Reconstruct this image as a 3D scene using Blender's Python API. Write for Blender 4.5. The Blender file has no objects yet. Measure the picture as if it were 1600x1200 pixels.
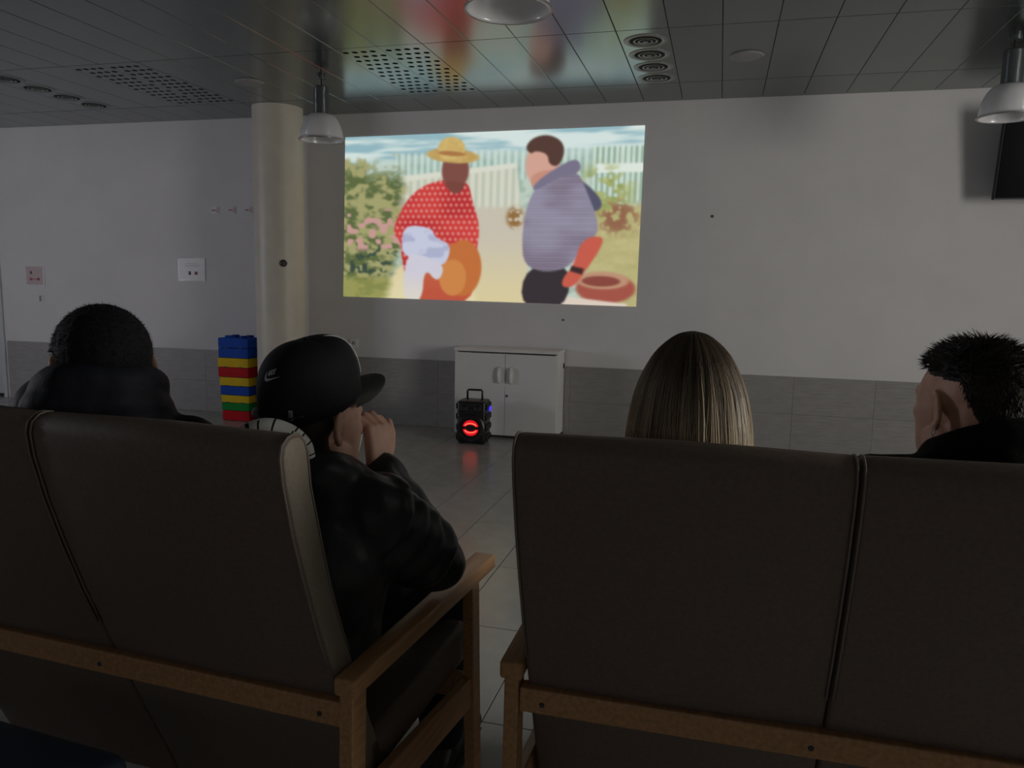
import bpy, bmesh, math, random
import numpy as np
from mathutils import Vector, Matrix, noise as mnoise

random.seed(7)
rng = np.random.default_rng(11)
scene = bpy.context.scene
C = scene.collection

# ------------------------------------------------------------------ camera
cam_data = bpy.data.cameras.new('camera')
cam = bpy.data.objects.new('camera', cam_data)
C.objects.link(cam)
scene.camera = cam
cam_data.sensor_width = 36.0
cam_data.lens = 1210.0 / 1600.0 * 36.0
cam_data.clip_start = 0.02
RIGHT = Vector((0.96608594, 0.25753727, 0.01877531))
DOWN = Vector((0.05116674, -0.11965578, -0.99149607))
FWD = Vector((-0.25310062, 0.95883108, -0.12877511))
EYE = 1.295
cam.matrix_world = Matrix((
    (RIGHT.x, -DOWN.x, -FWD.x, 0.0),
    (RIGHT.y, -DOWN.y, -FWD.y, 0.0),
    (RIGHT.z, -DOWN.z, -FWD.z, EYE),
    (0, 0, 0, 1)))

# ------------------------------------------------------------------ world, exposure, daylight
world = bpy.data.worlds.new('world')
scene.world = world
world.use_nodes = True
bg = world.node_tree.nodes['Background']
bg.inputs[0].default_value = (0.62, 0.72, 0.85, 1)
bg.inputs[1].default_value = 0.10
scene.view_settings.view_transform = 'Standard'
scene.view_settings.look = 'None'
scene.view_settings.gamma = 1.0
scene.view_settings.exposure = 0.0
scene.view_settings.use_curve_mapping = False

XL, XR, YF, YB, ZC = -9.2, 4.3, 6.49, -3.2, 2.755   # the room


def area_light(name, loc, target, sx, sy, power, col):
    l = bpy.data.lights.new(name, 'AREA')
    l.shape = 'RECTANGLE'
    l.size = sx
    l.size_y = sy
    l.energy = power
    l.color = col
    o = bpy.data.objects.new(name, l)
    C.objects.link(o)
    o.location = loc
    d = Vector(target) - Vector(loc)
    o.rotation_euler = d.to_track_quat('-Z', 'Z').to_euler()
    return o


# overcast daylight entering through the side windows (right wall, and far left wall)
area_light('daylight_right_window', (XR + 0.25, 2.1, 1.55), (0, 2.1, 1.35), 6.2, 1.5, 490.0, (1.0, 0.96, 0.89))
area_light('daylight_left_window', (XL - 0.25, 1.9, 1.55), (0, 1.9, 1.45), 6.0, 1.5, 350.0, (0.90, 0.90, 1.0))
area_light('back_fill', (-1.5, YB - 0.25, 1.75), (-1.5, 3, 1.75), 6.4, 1.1, 5.0, (1.0, 0.93, 0.87))  # weak fill added behind the camera, shining through the added back window

# ------------------------------------------------------------------ materials
MATS = {}


def lin(r, g, b):
    f = lambda c: (c / 255.0) / 12.92 if c <= 10.31 else ((c / 255.0 + 0.055) / 1.055) ** 2.4
    return (f(r), f(g), f(b))


def mat(name, col, rough=0.6, metal=0.0, var=0.0, scale=20.0, bump=0.0, bscale=80.0, spec=0.5,
        stretch=None, rnd=0.0, coat=0.0, sheen=0.0):
    if name in MATS:
        return MATS[name]
    m = bpy.data.materials.new(name)
    m.use_nodes = True
    nt = m.node_tree
    b = nt.nodes['Principled BSDF']
    b.inputs['Roughness'].default_value = rough
    b.inputs['Metallic'].default_value = metal
    b.inputs['Specular IOR Level'].default_value = spec
    b.inputs['Coat Weight'].default_value = coat
    b.inputs['Sheen Weight'].default_value = sheen
    b.inputs['Base Color'].default_value = (*col, 1)
    tc = nt.nodes.new('ShaderNodeTexCoord')
    vec = tc.outputs['Object']
    if stretch:
        mp = nt.nodes.new('ShaderNodeMapping')
        mp.inputs['Scale'].default_value = stretch
        nt.links.new(vec, mp.inputs[0])
        vec = mp.outputs[0]
    if var > 0:
        n = nt.nodes.new('ShaderNodeTexNoise')
        n.inputs['Scale'].default_value = scale
        n.inputs['Detail'].default_value = 4
        nt.links.new(vec, n.inputs['Vector'])
        cr = nt.nodes.new('ShaderNodeValToRGB')
        cr.color_ramp.elements[0].position = 0.3
        cr.color_ramp.elements[1].position = 0.7
        cr.color_ramp.elements[0].color = (*[c * (1 - var) for c in col], 1)
        cr.color_ramp.elements[1].color = (*[min(1, c * (1 + var)) for c in col], 1)
        nt.links.new(n.outputs[0], cr.inputs[0])
        out = cr.outputs[0]
        if rnd > 0:
            oi = nt.nodes.new('ShaderNodeObjectInfo')
            mr = nt.nodes.new('ShaderNodeMapRange')
            mr.inputs[3].default_value = 1 - rnd
            mr.inputs[4].default_value = 1 + rnd
            nt.links.new(oi.outputs['Random'], mr.inputs[0])
            hs = nt.nodes.new('ShaderNodeHueSaturation')
            nt.links.new(mr.outputs[0], hs.inputs['Value'])
            nt.links.new(out, hs.inputs['Color'])
            out = hs.outputs[0]
        nt.links.new(out, b.inputs['Base Color'])
    if bump > 0:
        n2 = nt.nodes.new('ShaderNodeTexNoise')
        n2.inputs['Scale'].default_value = bscale
        n2.inputs['Detail'].default_value = 3
        nt.links.new(vec, n2.inputs['Vector'])
        bp = nt.nodes.new('ShaderNodeBump')
        bp.inputs['Strength'].default_value = bump
        bp.inputs['Distance'].default_value = 0.004
        nt.links.new(n2.outputs[0], bp.inputs['Height'])
        nt.links.new(bp.outputs[0], b.inputs['Normal'])
    MATS[name] = m
    return m


def wood_mat(name, col):
    m = mat(name, col, 0.42, var=0.0)
    nt = m.node_tree
    b = nt.nodes['Principled BSDF']
    tc = nt.nodes.new('ShaderNodeTexCoord')
    mp = nt.nodes.new('ShaderNodeMapping')
    mp.inputs['Scale'].default_value = (26, 2.2, 26)
    nt.links.new(tc.outputs['Object'], mp.inputs[0])
    n = nt.nodes.new('ShaderNodeTexNoise')
    n.inputs['Scale'].default_value = 4
    n.inputs['Detail'].default_value = 6
    nt.links.new(mp.outputs[0], n.inputs['Vector'])
    cr = nt.nodes.new('ShaderNodeValToRGB')
    cr.color_ramp.elements[0].position = 0.35
    cr.color_ramp.elements[1].position = 0.68
    cr.color_ramp.elements[0].color = (*[c * 0.78 for c in col], 1)
    cr.color_ramp.elements[1].color = (*[c * 1.1 for c in col], 1)
    nt.links.new(n.outputs[0], cr.inputs[0])
    nt.links.new(cr.outputs[0], b.inputs['Base Color'])
    return m


def emit_mat(name, col, s):
    m = bpy.data.materials.new(name)
    m.use_nodes = True
    nt = m.node_tree
    nt.nodes.clear()
    e = nt.nodes.new('ShaderNodeEmission')
    e.inputs[0].default_value = (*col, 1)
    e.inputs[1].default_value = s
    o = nt.nodes.new('ShaderNodeOutputMaterial')
    nt.links.new(e.outputs[0], o.inputs[0])
    MATS[name] = m
    return m


def attr_mat(name, rough=0.5, emit=None, spec=0.5):
    """colour from the mesh's 'col' attribute; emission when emit is given"""
    m = bpy.data.materials.new(name)
    m.use_nodes = True
    nt = m.node_tree
    a = nt.nodes.new('ShaderNodeAttribute')
    a.attribute_name = 'col'
    b = nt.nodes['Principled BSDF']
    if emit is None:
        b.inputs['Roughness'].default_value = rough
        b.inputs['Specular IOR Level'].default_value = spec
        nt.links.new(a.outputs['Color'], b.inputs['Base Color'])
    else:
        nt.nodes.remove(b)
        e = nt.nodes.new('ShaderNodeEmission')
        e.inputs[1].default_value = emit
        nt.links.new(a.outputs['Color'], e.inputs[0])
        nt.links.new(e.outputs[0], nt.nodes['Material Output'].inputs[0])
    MATS[name] = m
    return m


M_wall = mat('wall_paint', (0.72, 0.70, 0.705), 0.75, var=0.03, scale=3, bump=0.08, bscale=160)
M_rear = mat('rear_wall_paint', (0.32, 0.30, 0.28), 0.8, var=0.03, scale=3)
M_wains = mat('wainscot_tile', (0.315, 0.30, 0.295), 0.5, var=0.10, scale=9, stretch=(1, 1, 6), rnd=0.04)
M_grout = mat('grout', (0.12, 0.118, 0.112), 0.85, var=0.1)
M_wgrout = mat('wainscot_joint', (0.29, 0.28, 0.275), 0.8, var=0.1)
M_floor = mat('floor_tile', (0.33, 0.335, 0.315), 0.25, var=0.10, scale=7, rnd=0.05, spec=0.55)
M_ceil = mat('ceiling_metal', (0.165, 0.188, 0.180), 0.20, metal=0.85, var=0.05, scale=2.5, rnd=0.05)
M_plenum = mat('ceiling_void', (0.008, 0.008, 0.008), 0.9, var=0.1)
M_column = mat('column_paint', (0.62, 0.575, 0.49), 0.45, var=0.04, scale=8, bump=0.06, bscale=40)
M_white = mat('white_laminate', (0.76, 0.745, 0.73), 0.4, var=0.02, scale=4)
M_door = mat('door_paint', (0.55, 0.57, 0.60), 0.5, var=0.03)
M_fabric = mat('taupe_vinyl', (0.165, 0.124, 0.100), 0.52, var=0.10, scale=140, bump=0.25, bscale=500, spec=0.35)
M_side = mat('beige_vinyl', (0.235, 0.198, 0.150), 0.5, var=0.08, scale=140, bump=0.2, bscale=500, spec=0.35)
M_pane = mat('window_glass', (0.8, 0.85, 0.9), 0.05, var=0.02)
M_pane.node_tree.nodes['Principled BSDF'].inputs['Alpha'].default_value = 0.06
M_piping = mat('taupe_piping', (0.20, 0.165, 0.135), 0.5, var=0.05)
M_wood = wood_mat('beech_wood', (0.52, 0.28, 0.125))
M_blue_seat = mat('navy_upholstery', (0.010, 0.022, 0.042), 0.6, var=0.1, scale=80)
M_black = mat('black_plastic', (0.012, 0.012, 0.014), 0.35, var=0.1)
M_black_matte = mat('black_matte', (0.006, 0.006, 0.007), 0.6, var=0.1)
M_tv_screen = mat('tv_glass', (0.004, 0.004, 0.005), 0.12, var=0.1)
M_steel = mat('brushed_steel', (0.42, 0.43, 0.44), 0.35, metal=0.9, var=0.05)
M_grey_metal = mat('grey_metal', (0.10, 0.11, 0.115), 0.38, metal=0.5, var=0.05)
M_diff_light = mat('diffuser_ring', (0.29, 0.30, 0.295), 0.38, metal=0.2, var=0.04)
M_paper = mat('paper', (0.66, 0.64, 0.65), 0.35, var=0.04, scale=30)
M_pink_paper = mat('pink_paper', (0.50, 0.37, 0.38), 0.4, var=0.05, scale=30)
M_sleeve = mat('clear_sleeve_edge', (0.80, 0.80, 0.82), 0.15, var=0.03)
M_ink = mat('ink_dark', (0.05, 0.05, 0.06), 0.6, var=0.1)
M_ink_red = mat('ink_red', (0.32, 0.06, 0.07), 0.6, var=0.1)
M_disc = mat('speaker_grille', (0.30, 0.30, 0.30), 0.6, var=0.05)

# prismatic acrylic for the pendant domes
M_acryl = mat('prismatic_acrylic', (0.92, 0.92, 0.94), 0.20, metal=0.12, var=0.0)
_b = M_acryl.node_tree.nodes['Principled BSDF']
_b.inputs['Transmission Weight'].default_value = 0.15
_b.inputs['IOR'].default_value = 1.25
_b.inputs['Alpha'].default_value = 0.8

# ------------------------------------------------------------------ helpers


def tag(o, label=None, cat=None, group=None, kind=None):
    if label:
        o['label'] = label
    if cat:
        o['category'] = cat
    if group:
        o['group'] = group
    if kind:
        o['kind'] = kind
    return o


def empty(name, loc=(0, 0, 0), rz=0.0):
    o = bpy.data.objects.new(name, None)
    o.empty_display_size = 0.05
    C.objects.link(o)
    o.location = loc
    o.rotation_euler = (0, 0, rz)
    return o


def to_mesh(bm, name, smooth=None):
    me = bpy.data.meshes.new(name)
    bmesh.ops.recalc_face_normals(bm, faces=bm.faces[:])
    bm.to_mesh(me)
    bm.free()
    if smooth:
        me.shade_smooth() if smooth is True else me.set_sharp_from_angle(angle=math.radians(smooth))
        if smooth is not True:
            me.polygons.foreach_set('use_smooth', [True] * len(me.polygons))
    return me


def obj(name, geo, m, parent=None, smooth=None, loc=None):
    me = geo if isinstance(geo, bpy.types.Mesh) else to_mesh(geo, name, smooth)
    if m is not None and len(me.materials) == 0:
        for mm in (m if isinstance(m, (list, tuple)) else [m]):
            me.materials.append(mm)
    o = bpy.data.objects.new(name, me)
    C.objects.link(o)
    if parent:
        o.parent = parent
    if loc:
        o.location = loc
    return o


def BM():
    return bmesh.new()


def box(bm, x0, x1, y0, y1, z0, z1, bev=0.0, seg=2, M=None):
    r = bmesh.ops.create_cube(bm, size=1.0)
    vs = r['verts']
    for v in vs:
        v.co = Vector(((x0 + x1) / 2 + v.co.x * (x1 - x0), (y0 + y1) / 2 + v.co.y * (y1 - y0),
                       (z0 + z1) / 2 + v.co.z * (z1 - z0)))
    geom = vs
    if bev > 0:
        es = list({e for v in vs for e in v.link_edges})
        rr = bmesh.ops.bevel(bm, geom=es, offset=bev, segments=seg, profile=0.5, affect='EDGES')
        geom = list({v for f in rr['faces'] for v in f.verts} | {v for v in vs if v.is_valid})
    if M is not None:
        bmesh.ops.transform(bm, matrix=M, verts=geom)
    return bm


def quadbox(bm, A, B, w, h, up=Vector((0, 0, 1))):
    """bar from A to B with cross-section w (sideways) x h (along up)"""
    A, B = Vector(A), Vector(B)
    d = (B - A).normalized()
    s = d.cross(up).normalized()
    u = s.cross(d).normalized()
    ring = []
    for P in (A, B):
        ring.append([bm.verts.new(P + s * w / 2 * i + u * h / 2 * j) for i, j in ((-1, -1), (1, -1), (1, 1), (-1, 1))])
    for k in range(4):
        bm.faces.new((ring[0][k], ring[0][(k + 1) % 4], ring[1][(k + 1) % 4], ring[1][k]))
    bm.faces.new(ring[0][::-1])
    bm.faces.new(ring[1])
    return bm


def bevel_all(bm, off, seg=2):
    bmesh.ops.bevel(bm, geom=bm.edges[:], offset=off, segments=seg, profile=0.5, affect='EDGES', clamp_overlap=True)
    return bm


def tube(bm, pts, rad, seg=8, closed=False, flat=None):
    pts = [Vector(p) for p in pts]
    n = len(pts)
    if not hasattr(rad, '__len__'):
        rad = [rad] * n
    rings = []
    prev = None
    for i, p in enumerate(pts):
        if closed:
            t = pts[(i + 1) % n] - pts[i - 1]
        else:
            t = pts[min(i + 1, n - 1)] - pts[max(i - 1, 0)]
        t.normalize()
        if prev is None:
            a = Vector((0, 0, 1)) if abs(t.z) < 0.9 else Vector((1, 0, 0))
            s = t.cross(a).normalized()
        else:
            s = (prev - t * prev.dot(t)).normalized()
        prev = s
        u = t.cross(s)
        ring = []
        for k in range(seg):
            an = 2 * math.pi * k / seg
            ring.append(bm.verts.new(p + s * math.cos(an) * rad[i] + u * math.sin(an) * rad[i] * (flat or 1)))
        rings.append(ring)
    m = n if closed else n - 1
    for i in range(m):
        a, b = rings[i], rings[(i + 1) % n]
        for k in range(seg):
            bm.faces.new((a[k], a[(k + 1) % seg], b[(k + 1) % seg], b[k]))
    if not closed:
        bm.faces.new(rings[0][::-1])
        bm.faces.new(rings[-1])
    return bm


def lathe(bm, prof, seg=32, c=(0, 0, 0), closed=False):
    """prof: list of (r, z); revolved about z at c"""
    rings = []
    for r, z in prof:
        if r < 1e-6:
            rings.append([bm.verts.new((c[0], c[1], c[2] + z))])
        else:
            rings.append([bm.verts.new((c[0] + r * math.cos(2 * math.pi * k / seg), c[1] + r * math.sin(2 * math.pi * k / seg), c[2] + z)) for k in range(seg)])
    pairs = list(zip(rings[:-1], rings[1:])) + ([(rings[-1], rings[0])] if closed else [])
    for a, b in pairs:
        for k in range(seg):
            k2 = (k + 1) % seg
            if len(a) == 1 and len(b) == 1:
                continue
            if len(a) == 1:
                bm.faces.new((a[0], b[k], b[k2]))
            elif len(b) == 1:
                bm.faces.new((a[k], a[k2], b[0]))
            else:
                bm.faces.new((a[k], a[k2], b[k2], b[k]))
    return bm


def copy_tree(o, parent=None):
    c = o.copy()
    C.objects.link(c)
    c.parent = parent
    for ch in list(o.children):
        copy_tree(ch, c)
    return c


# ------------------------------------------------------------------ the room shell
T = 0.15
# floor: a grout bed with every tile near the camera laid as its own piece
fl = tag(obj('floor', box(BM(), XL - T, XR + T, YB - T, YF + T, -0.12, -0.004), M_grout), 'dark grey glossy tiled floor', kind='structure')
TX, TY = 0.30, 0.619
x_edge0, y_edge0 = -0.62, 2.067
tile_bm = BM()
g = 0.0016
box(tile_bm, g, TX - g, g, TY - g, -0.004, 0.0)
top_edges = [e for e in tile_bm.edges if all(v.co.z > -0.001 for v in e.verts)]
bmesh.ops.bevel(tile_bm, geom=top_edges, offset=0.0012, segments=1, affect='EDGES')
tile_me = to_mesh(tile_bm, 'tile')
tile_me.materials.append(M_floor)
rest = BM()
i0, i1 = int(math.floor((XL - x_edge0) / TX)), int(math.ceil((XR - x_edge0) / TX))
j0, j1 = int(math.floor((YB - y_edge0) / TY)), int(math.ceil((YF - y_edge0) / TY))
for i in range(i0, i1):
    for j in range(j0, j1):
        xa, ya = x_edge0 + i * TX, y_edge0 + j * TY
        xb, yb = min(xa + TX, XR), min(ya + TY, YF)
        xa2, ya2 = max(xa, XL), max(ya, YB)
        whole = (xb - xa2) > TX - 1e-4 and (yb - ya2) > TY - 1e-4
        if whole and -4.7 < xa < 0.6 and 0.7 < ya < 6.4:
            obj('tile', tile_me, None, fl, loc=(xa, ya, 0))
        elif xb - xa2 > 0.02 and yb - ya2 > 0.02:
            box(rest, xa2 + g, xb - g, ya2 + g, yb - g, -0.004, 0.0)
tag(obj('outer_tiles', rest, M_floor, fl), kind='stuff')

# ceiling: a dark void slab with metal panels hung under it
ce = tag(obj('ceiling', box(BM(), XL - T, XR + T, YB - T, YF + T, ZC + 0.05, ZC + 0.2), M_plenum), 'suspended ceiling of glossy grey metal panels', kind='structure')
PX, PY = 0.30, 1.23
cx0, cy_edges = -0.06, [6.485, 5.93, 4.70, 3.47]
pg = 0.0013


def panel_mesh(w, l):
    b = BM()
    box(b, pg, w - pg, pg, l - pg, 0.0, 0.02)
    es = [e for e in b.edges if all(v.co.z < 0.001 for v in e.verts)]
    bmesh.ops.bevel(b, geom=es, offset=0.003, segments=1, affect='EDGES')
    me = to_mesh(b, 'panel')
    me.materials.append(M_ceil)
    return me


def perforated_mesh(w, l):
    """panel with real round holes in staggered rows"""
    b = BM()
    nc, nr, seg = 4, 12, 10
    mx, my = 0.008, 0.045
    cw, chh = (w - 2 * mx) / (nc + 0.5), (l - 2 * my) / nr
    rx = 0.021

    def q(x0, x1, y0, y1):
        if x1 - x0 > 1e-5:
            b.faces.new([b.verts.new(p) for p in ((x0, y0, 0), (x0, y1, 0), (x1, y1, 0), (x1, y0, 0))])
    q(pg, w - pg, pg, my)
    q(pg, w - pg, l - my, l - pg)
    for r in range(nr):
        off = mx + (cw / 2 if r % 2 else 0)
        ya, yb = my + r * chh, my + (r + 1) * chh
        q(pg, off, ya, yb)
        q(off + nc * cw, w - pg, ya, yb)
        for c in range(nc):
            xa = off + c * cw
            ccx, ccy = xa + cw / 2, (ya + yb) / 2
            outer, inner, up = [], [], []
            for k in range(seg * 2):
                an = 2 * math.pi * (k + 0.5) / (seg * 2)
                cs, sn = math.cos(an), math.sin(an)
                t = min((cw / 2) / max(abs(cs), 1e-6), (chh / 2) / max(abs(sn), 1e-6))
                outer.append(b.verts.new((ccx + cs * t, ccy + sn * t, 0)))
                inner.append(b.verts.new((ccx + cs * rx, ccy + sn * rx, 0)))
                up.append(b.verts.new((ccx + cs * rx, ccy + sn * rx, 0.012)))
            n = seg * 2
            for k in range(n):
                k2 = (k + 1) % n
                b.faces.new((outer[k], inner[k], inner[k2], outer[k2]))
                b.faces.new((inner[k], up[k], up[k2], inner[k2]))
            # corner slivers
            for sx in (-1, 1):
                for sy in (-1, 1):
                    cs = Vector((ccx + sx * cw / 2, ccy + sy * chh / 2, 0))
                    near = sorted(range(n), key=lambda k: (outer[k].co - cs).length)[:2]
                    b.faces.new((b.verts.new(cs), outer[near[0]], outer[near[1]]))
    me = bpy.data.meshes.new('perforated_panel')
    b.to_mesh(me)
    b.free()
    me.materials.append(M_ceil)
    return me


pm_full = panel_mesh(PX, PY)
pm_short = panel_mesh(PX, 6.485 - 5.93)
pm_perf = perforated_mesh(PX, PY)
perf_cols = {-8, -7, -15, -14}          # column indices of the perforated pairs
k0, k1 = int(math.floor((XL - cx0) / PX)) + 1, int(math.floor((XR - cx0) / PX))
for k in range(k0, k1):
    xa = cx0 + k * PX
    obj('panel', pm_short, None, ce, loc=(xa, 5.93, ZC))
    if k in perf_cols:
        obj('perforated_panel', pm_perf, None, ce, loc=(xa, 4.70, ZC))
    else:
        obj('panel', pm_full, None, ce, loc=(xa, 4.70, ZC))
    if -22 < k < 12:
        obj('panel', pm_full, None, ce, loc=(xa, 3.47, ZC))
rest = BM()
for k in range(k0, k1):
    xa = cx0 + k * PX
    y = 3.47 if -22 < k < 12 else 4.70
    while y > YB:
        y0 = max(y - PY, YB)
        box(rest, xa + pg, xa + PX - pg, y0 + pg, y - pg, ZC, ZC + 0.02)
        y -= PY
xa = cx0 + k1 * PX
box(rest, xa + pg, XR, YB, 6.485, ZC, ZC + 0.02)
box(rest, XL, cx0 + k0 * PX - pg, YB, 6.485, ZC, ZC + 0.02)
tag(obj('outer_panels', rest, M_ceil, ce), kind='stuff')

# front wall, with a doorway at its far left end
DX0, DX1, DZ = -8.20, -7.235, 2.06
wf = BM()
box(wf, XL - T, DX0, YF, YF + T, 0, ZC + 0.05)
box(wf, DX1, XR + T, YF, YF + T, 0, ZC + 0.05)
box(wf, DX0, DX1, YF, YF + T, DZ, ZC + 0.05)
tag(obj('wall_front', wf, M_wall), 'pale plastered front wall', kind='structure')
# side and back walls with window openings, the back one added
W_Z0, W_Z1 = 0.80, 2.32
RW, LW_, BW = (-1.0, 5.2), (-1.1, 4.9), (-4.8, 1.8)


def pierced_wall(name, along, c0, c1, a0, a1, wa, wb, z0, m, label):
    """wall lying along 'x' or 'y' between a0 and a1, opening from wa to wb"""
    b = BM()
    for u0, u1, za, zb in ((a0, wa, 0, ZC + 0.05), (wb, a1, 0, ZC + 0.05), (wa, wb, 0, z0), (wa, wb, W_Z1, ZC + 0.05)):
        if along == 'y':
            box(b, c0, c1, u0, u1, za, zb)
        else:
            box(b, u0, u1, c0, c1, za, zb)
    return tag(obj(name, b, m), label, kind='structure')


pierced_wall('wall_right', 'y', XR, XR + T, YB, YF, RW[0], RW[1], W_Z0, M_wall, 'pale right wall with window opening')
pierced_wall('wall_left', 'y', XL - T, XL, YB, YF, LW_[0], LW_[1], W_Z0, M_wall, 'pale left wall with window opening')
pierced_wall('wall_back', 'x', YB - T, YB, XL - T, XR + T, BW[0], BW[1], 1.2, M_rear, 'darker back wall with an added long high window opening')


def window(name, loc, rz, L, z0, label):
    e = tag(empty(name, (loc[0], loc[1], z0), rz), label, kind='structure')
    Hh, fw = W_Z1 - z0, 0.055
    b = BM()
    box(b, -0.03, 0.03, -L, L, 0, fw)
    box(b, -0.03, 0.03, -L, L, Hh - fw, Hh)
    for y in (-L, -fw / 2, L - fw):
        box(b, -0.03, 0.03, y, y + fw, 0, Hh)
    obj('window_frame', b, M_white, e)
    for q in (-1, 1):
        obj('pane', box(BM(), -0.004, 0.004, min(q * 0.03, q * (L - fw)), max(q * 0.03, q * (L - fw)), fw, Hh - fw), M_pane, e)
    obj('window_sill', box(BM(), -0.09, 0.09, -L, L, -0.02, 0.002), M_white, e)
    return e


window('window_1', (XR + T / 2, sum(RW) / 2), 0, (RW[1] - RW[0]) / 2, W_Z0, 'white framed window in the right wall')
window('window_2', (XL - T / 2, sum(LW_) / 2), 0, (LW_[1] - LW_[0]) / 2, W_Z0, 'white framed window in the left wall')
window('added_window_back', (sum(BW) / 2, YB - T / 2), math.radians(90), (BW[1] - BW[0]) / 2, 1.2, 'white framed window added in the unseen back wall')  # added out of view as an opening for the back fill

# door at the far left of the front wall
d1 = tag(empty('door_1', ((DX0 + DX1) / 2, YF + 0.03, 0)), 'pale door at the far left of the front wall', kind='structure')
hw = (DX1 - DX0) / 2
obj('door_leaf', box(BM(), -hw + 0.045, hw - 0.045, 0.0, 0.045, 0.03, DZ - 0.045, 0.003), M_door, d1)
b = BM()
box(b, -hw, -hw + 0.04, -0.045, 0.08, 0, DZ)
box(b, hw - 0.04, hw, -0.045, 0.08, 0, DZ)
box(b, -hw, hw, -0.045, 0.08, DZ - 0.04, DZ)
obj('door_frame', b, M_door, d1)
b = BM()
tube(b, [(-hw + 0.12, -0.005, 1.02), (-hw + 0.12, -0.05, 1.02), (-hw + 0.24, -0.05, 1.02)], 0.009)
obj('door_handle', b, M_steel, d1)
obj('door_gap_shade', box(BM(), -hw + 0.045, hw - 0.045, 0.005, 0.04, 0.006, 0.03), M_black_matte, d1)  # black strip in the gap under the door, its shade put into colour
obj('door_closer', box(BM(), hw - 0.30, hw - 0.06, -0.04, 0.0, DZ - 0.10, DZ - 0.05, 0.004), M_black, d1)

# tiled wainscot along the front wall, every tile a piece
wz = 0.602
tr = tag(obj('trim_1', box(BM(), -7.195, XR, YF - 0.008, YF + 0.01, 0.0, wz - 0.004), M_wgrout), 'grey tiled wainscot along the front wall', kind='structure')
wt_b = BM()
box(wt_b, 0.0008, 0.5992, -0.012, 0.0, 0.0008, wz / 2 - 0.0008)
wt_me = to_mesh(wt_b, 'wainscot_tile')
wt_me.materials.append(M_wains)
k = 0
x = -7.195
while x + 0.6 < XR:
    for r in range(2):
        obj('wainscot_tile', wt_me, None, tr, loc=(x, YF - 0.004, r * wz / 2))
    x += 0.6
b = BM()
box(b, x + 0.0008, XR, YF - 0.016, YF - 0.004, 0, wz)
obj('wainscot_end', b, M_wains, tr)

# round column
col_c = (-3.765, 6.165)
CR = 0.213
b = BM()
lathe(b, [(0.0, 0.0), (CR, 0.0), (CR, ZC + 0.001), (0.0, ZC + 0.001)], 64, (0, 0, 0))
pil = tag(obj('column', b, M_column, smooth=40, loc=(col_c[0], col_c[1], 0)), 'round cream painted column beside the projected picture', kind='structure')

# ------------------------------------------------------------------ projected picture


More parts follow.
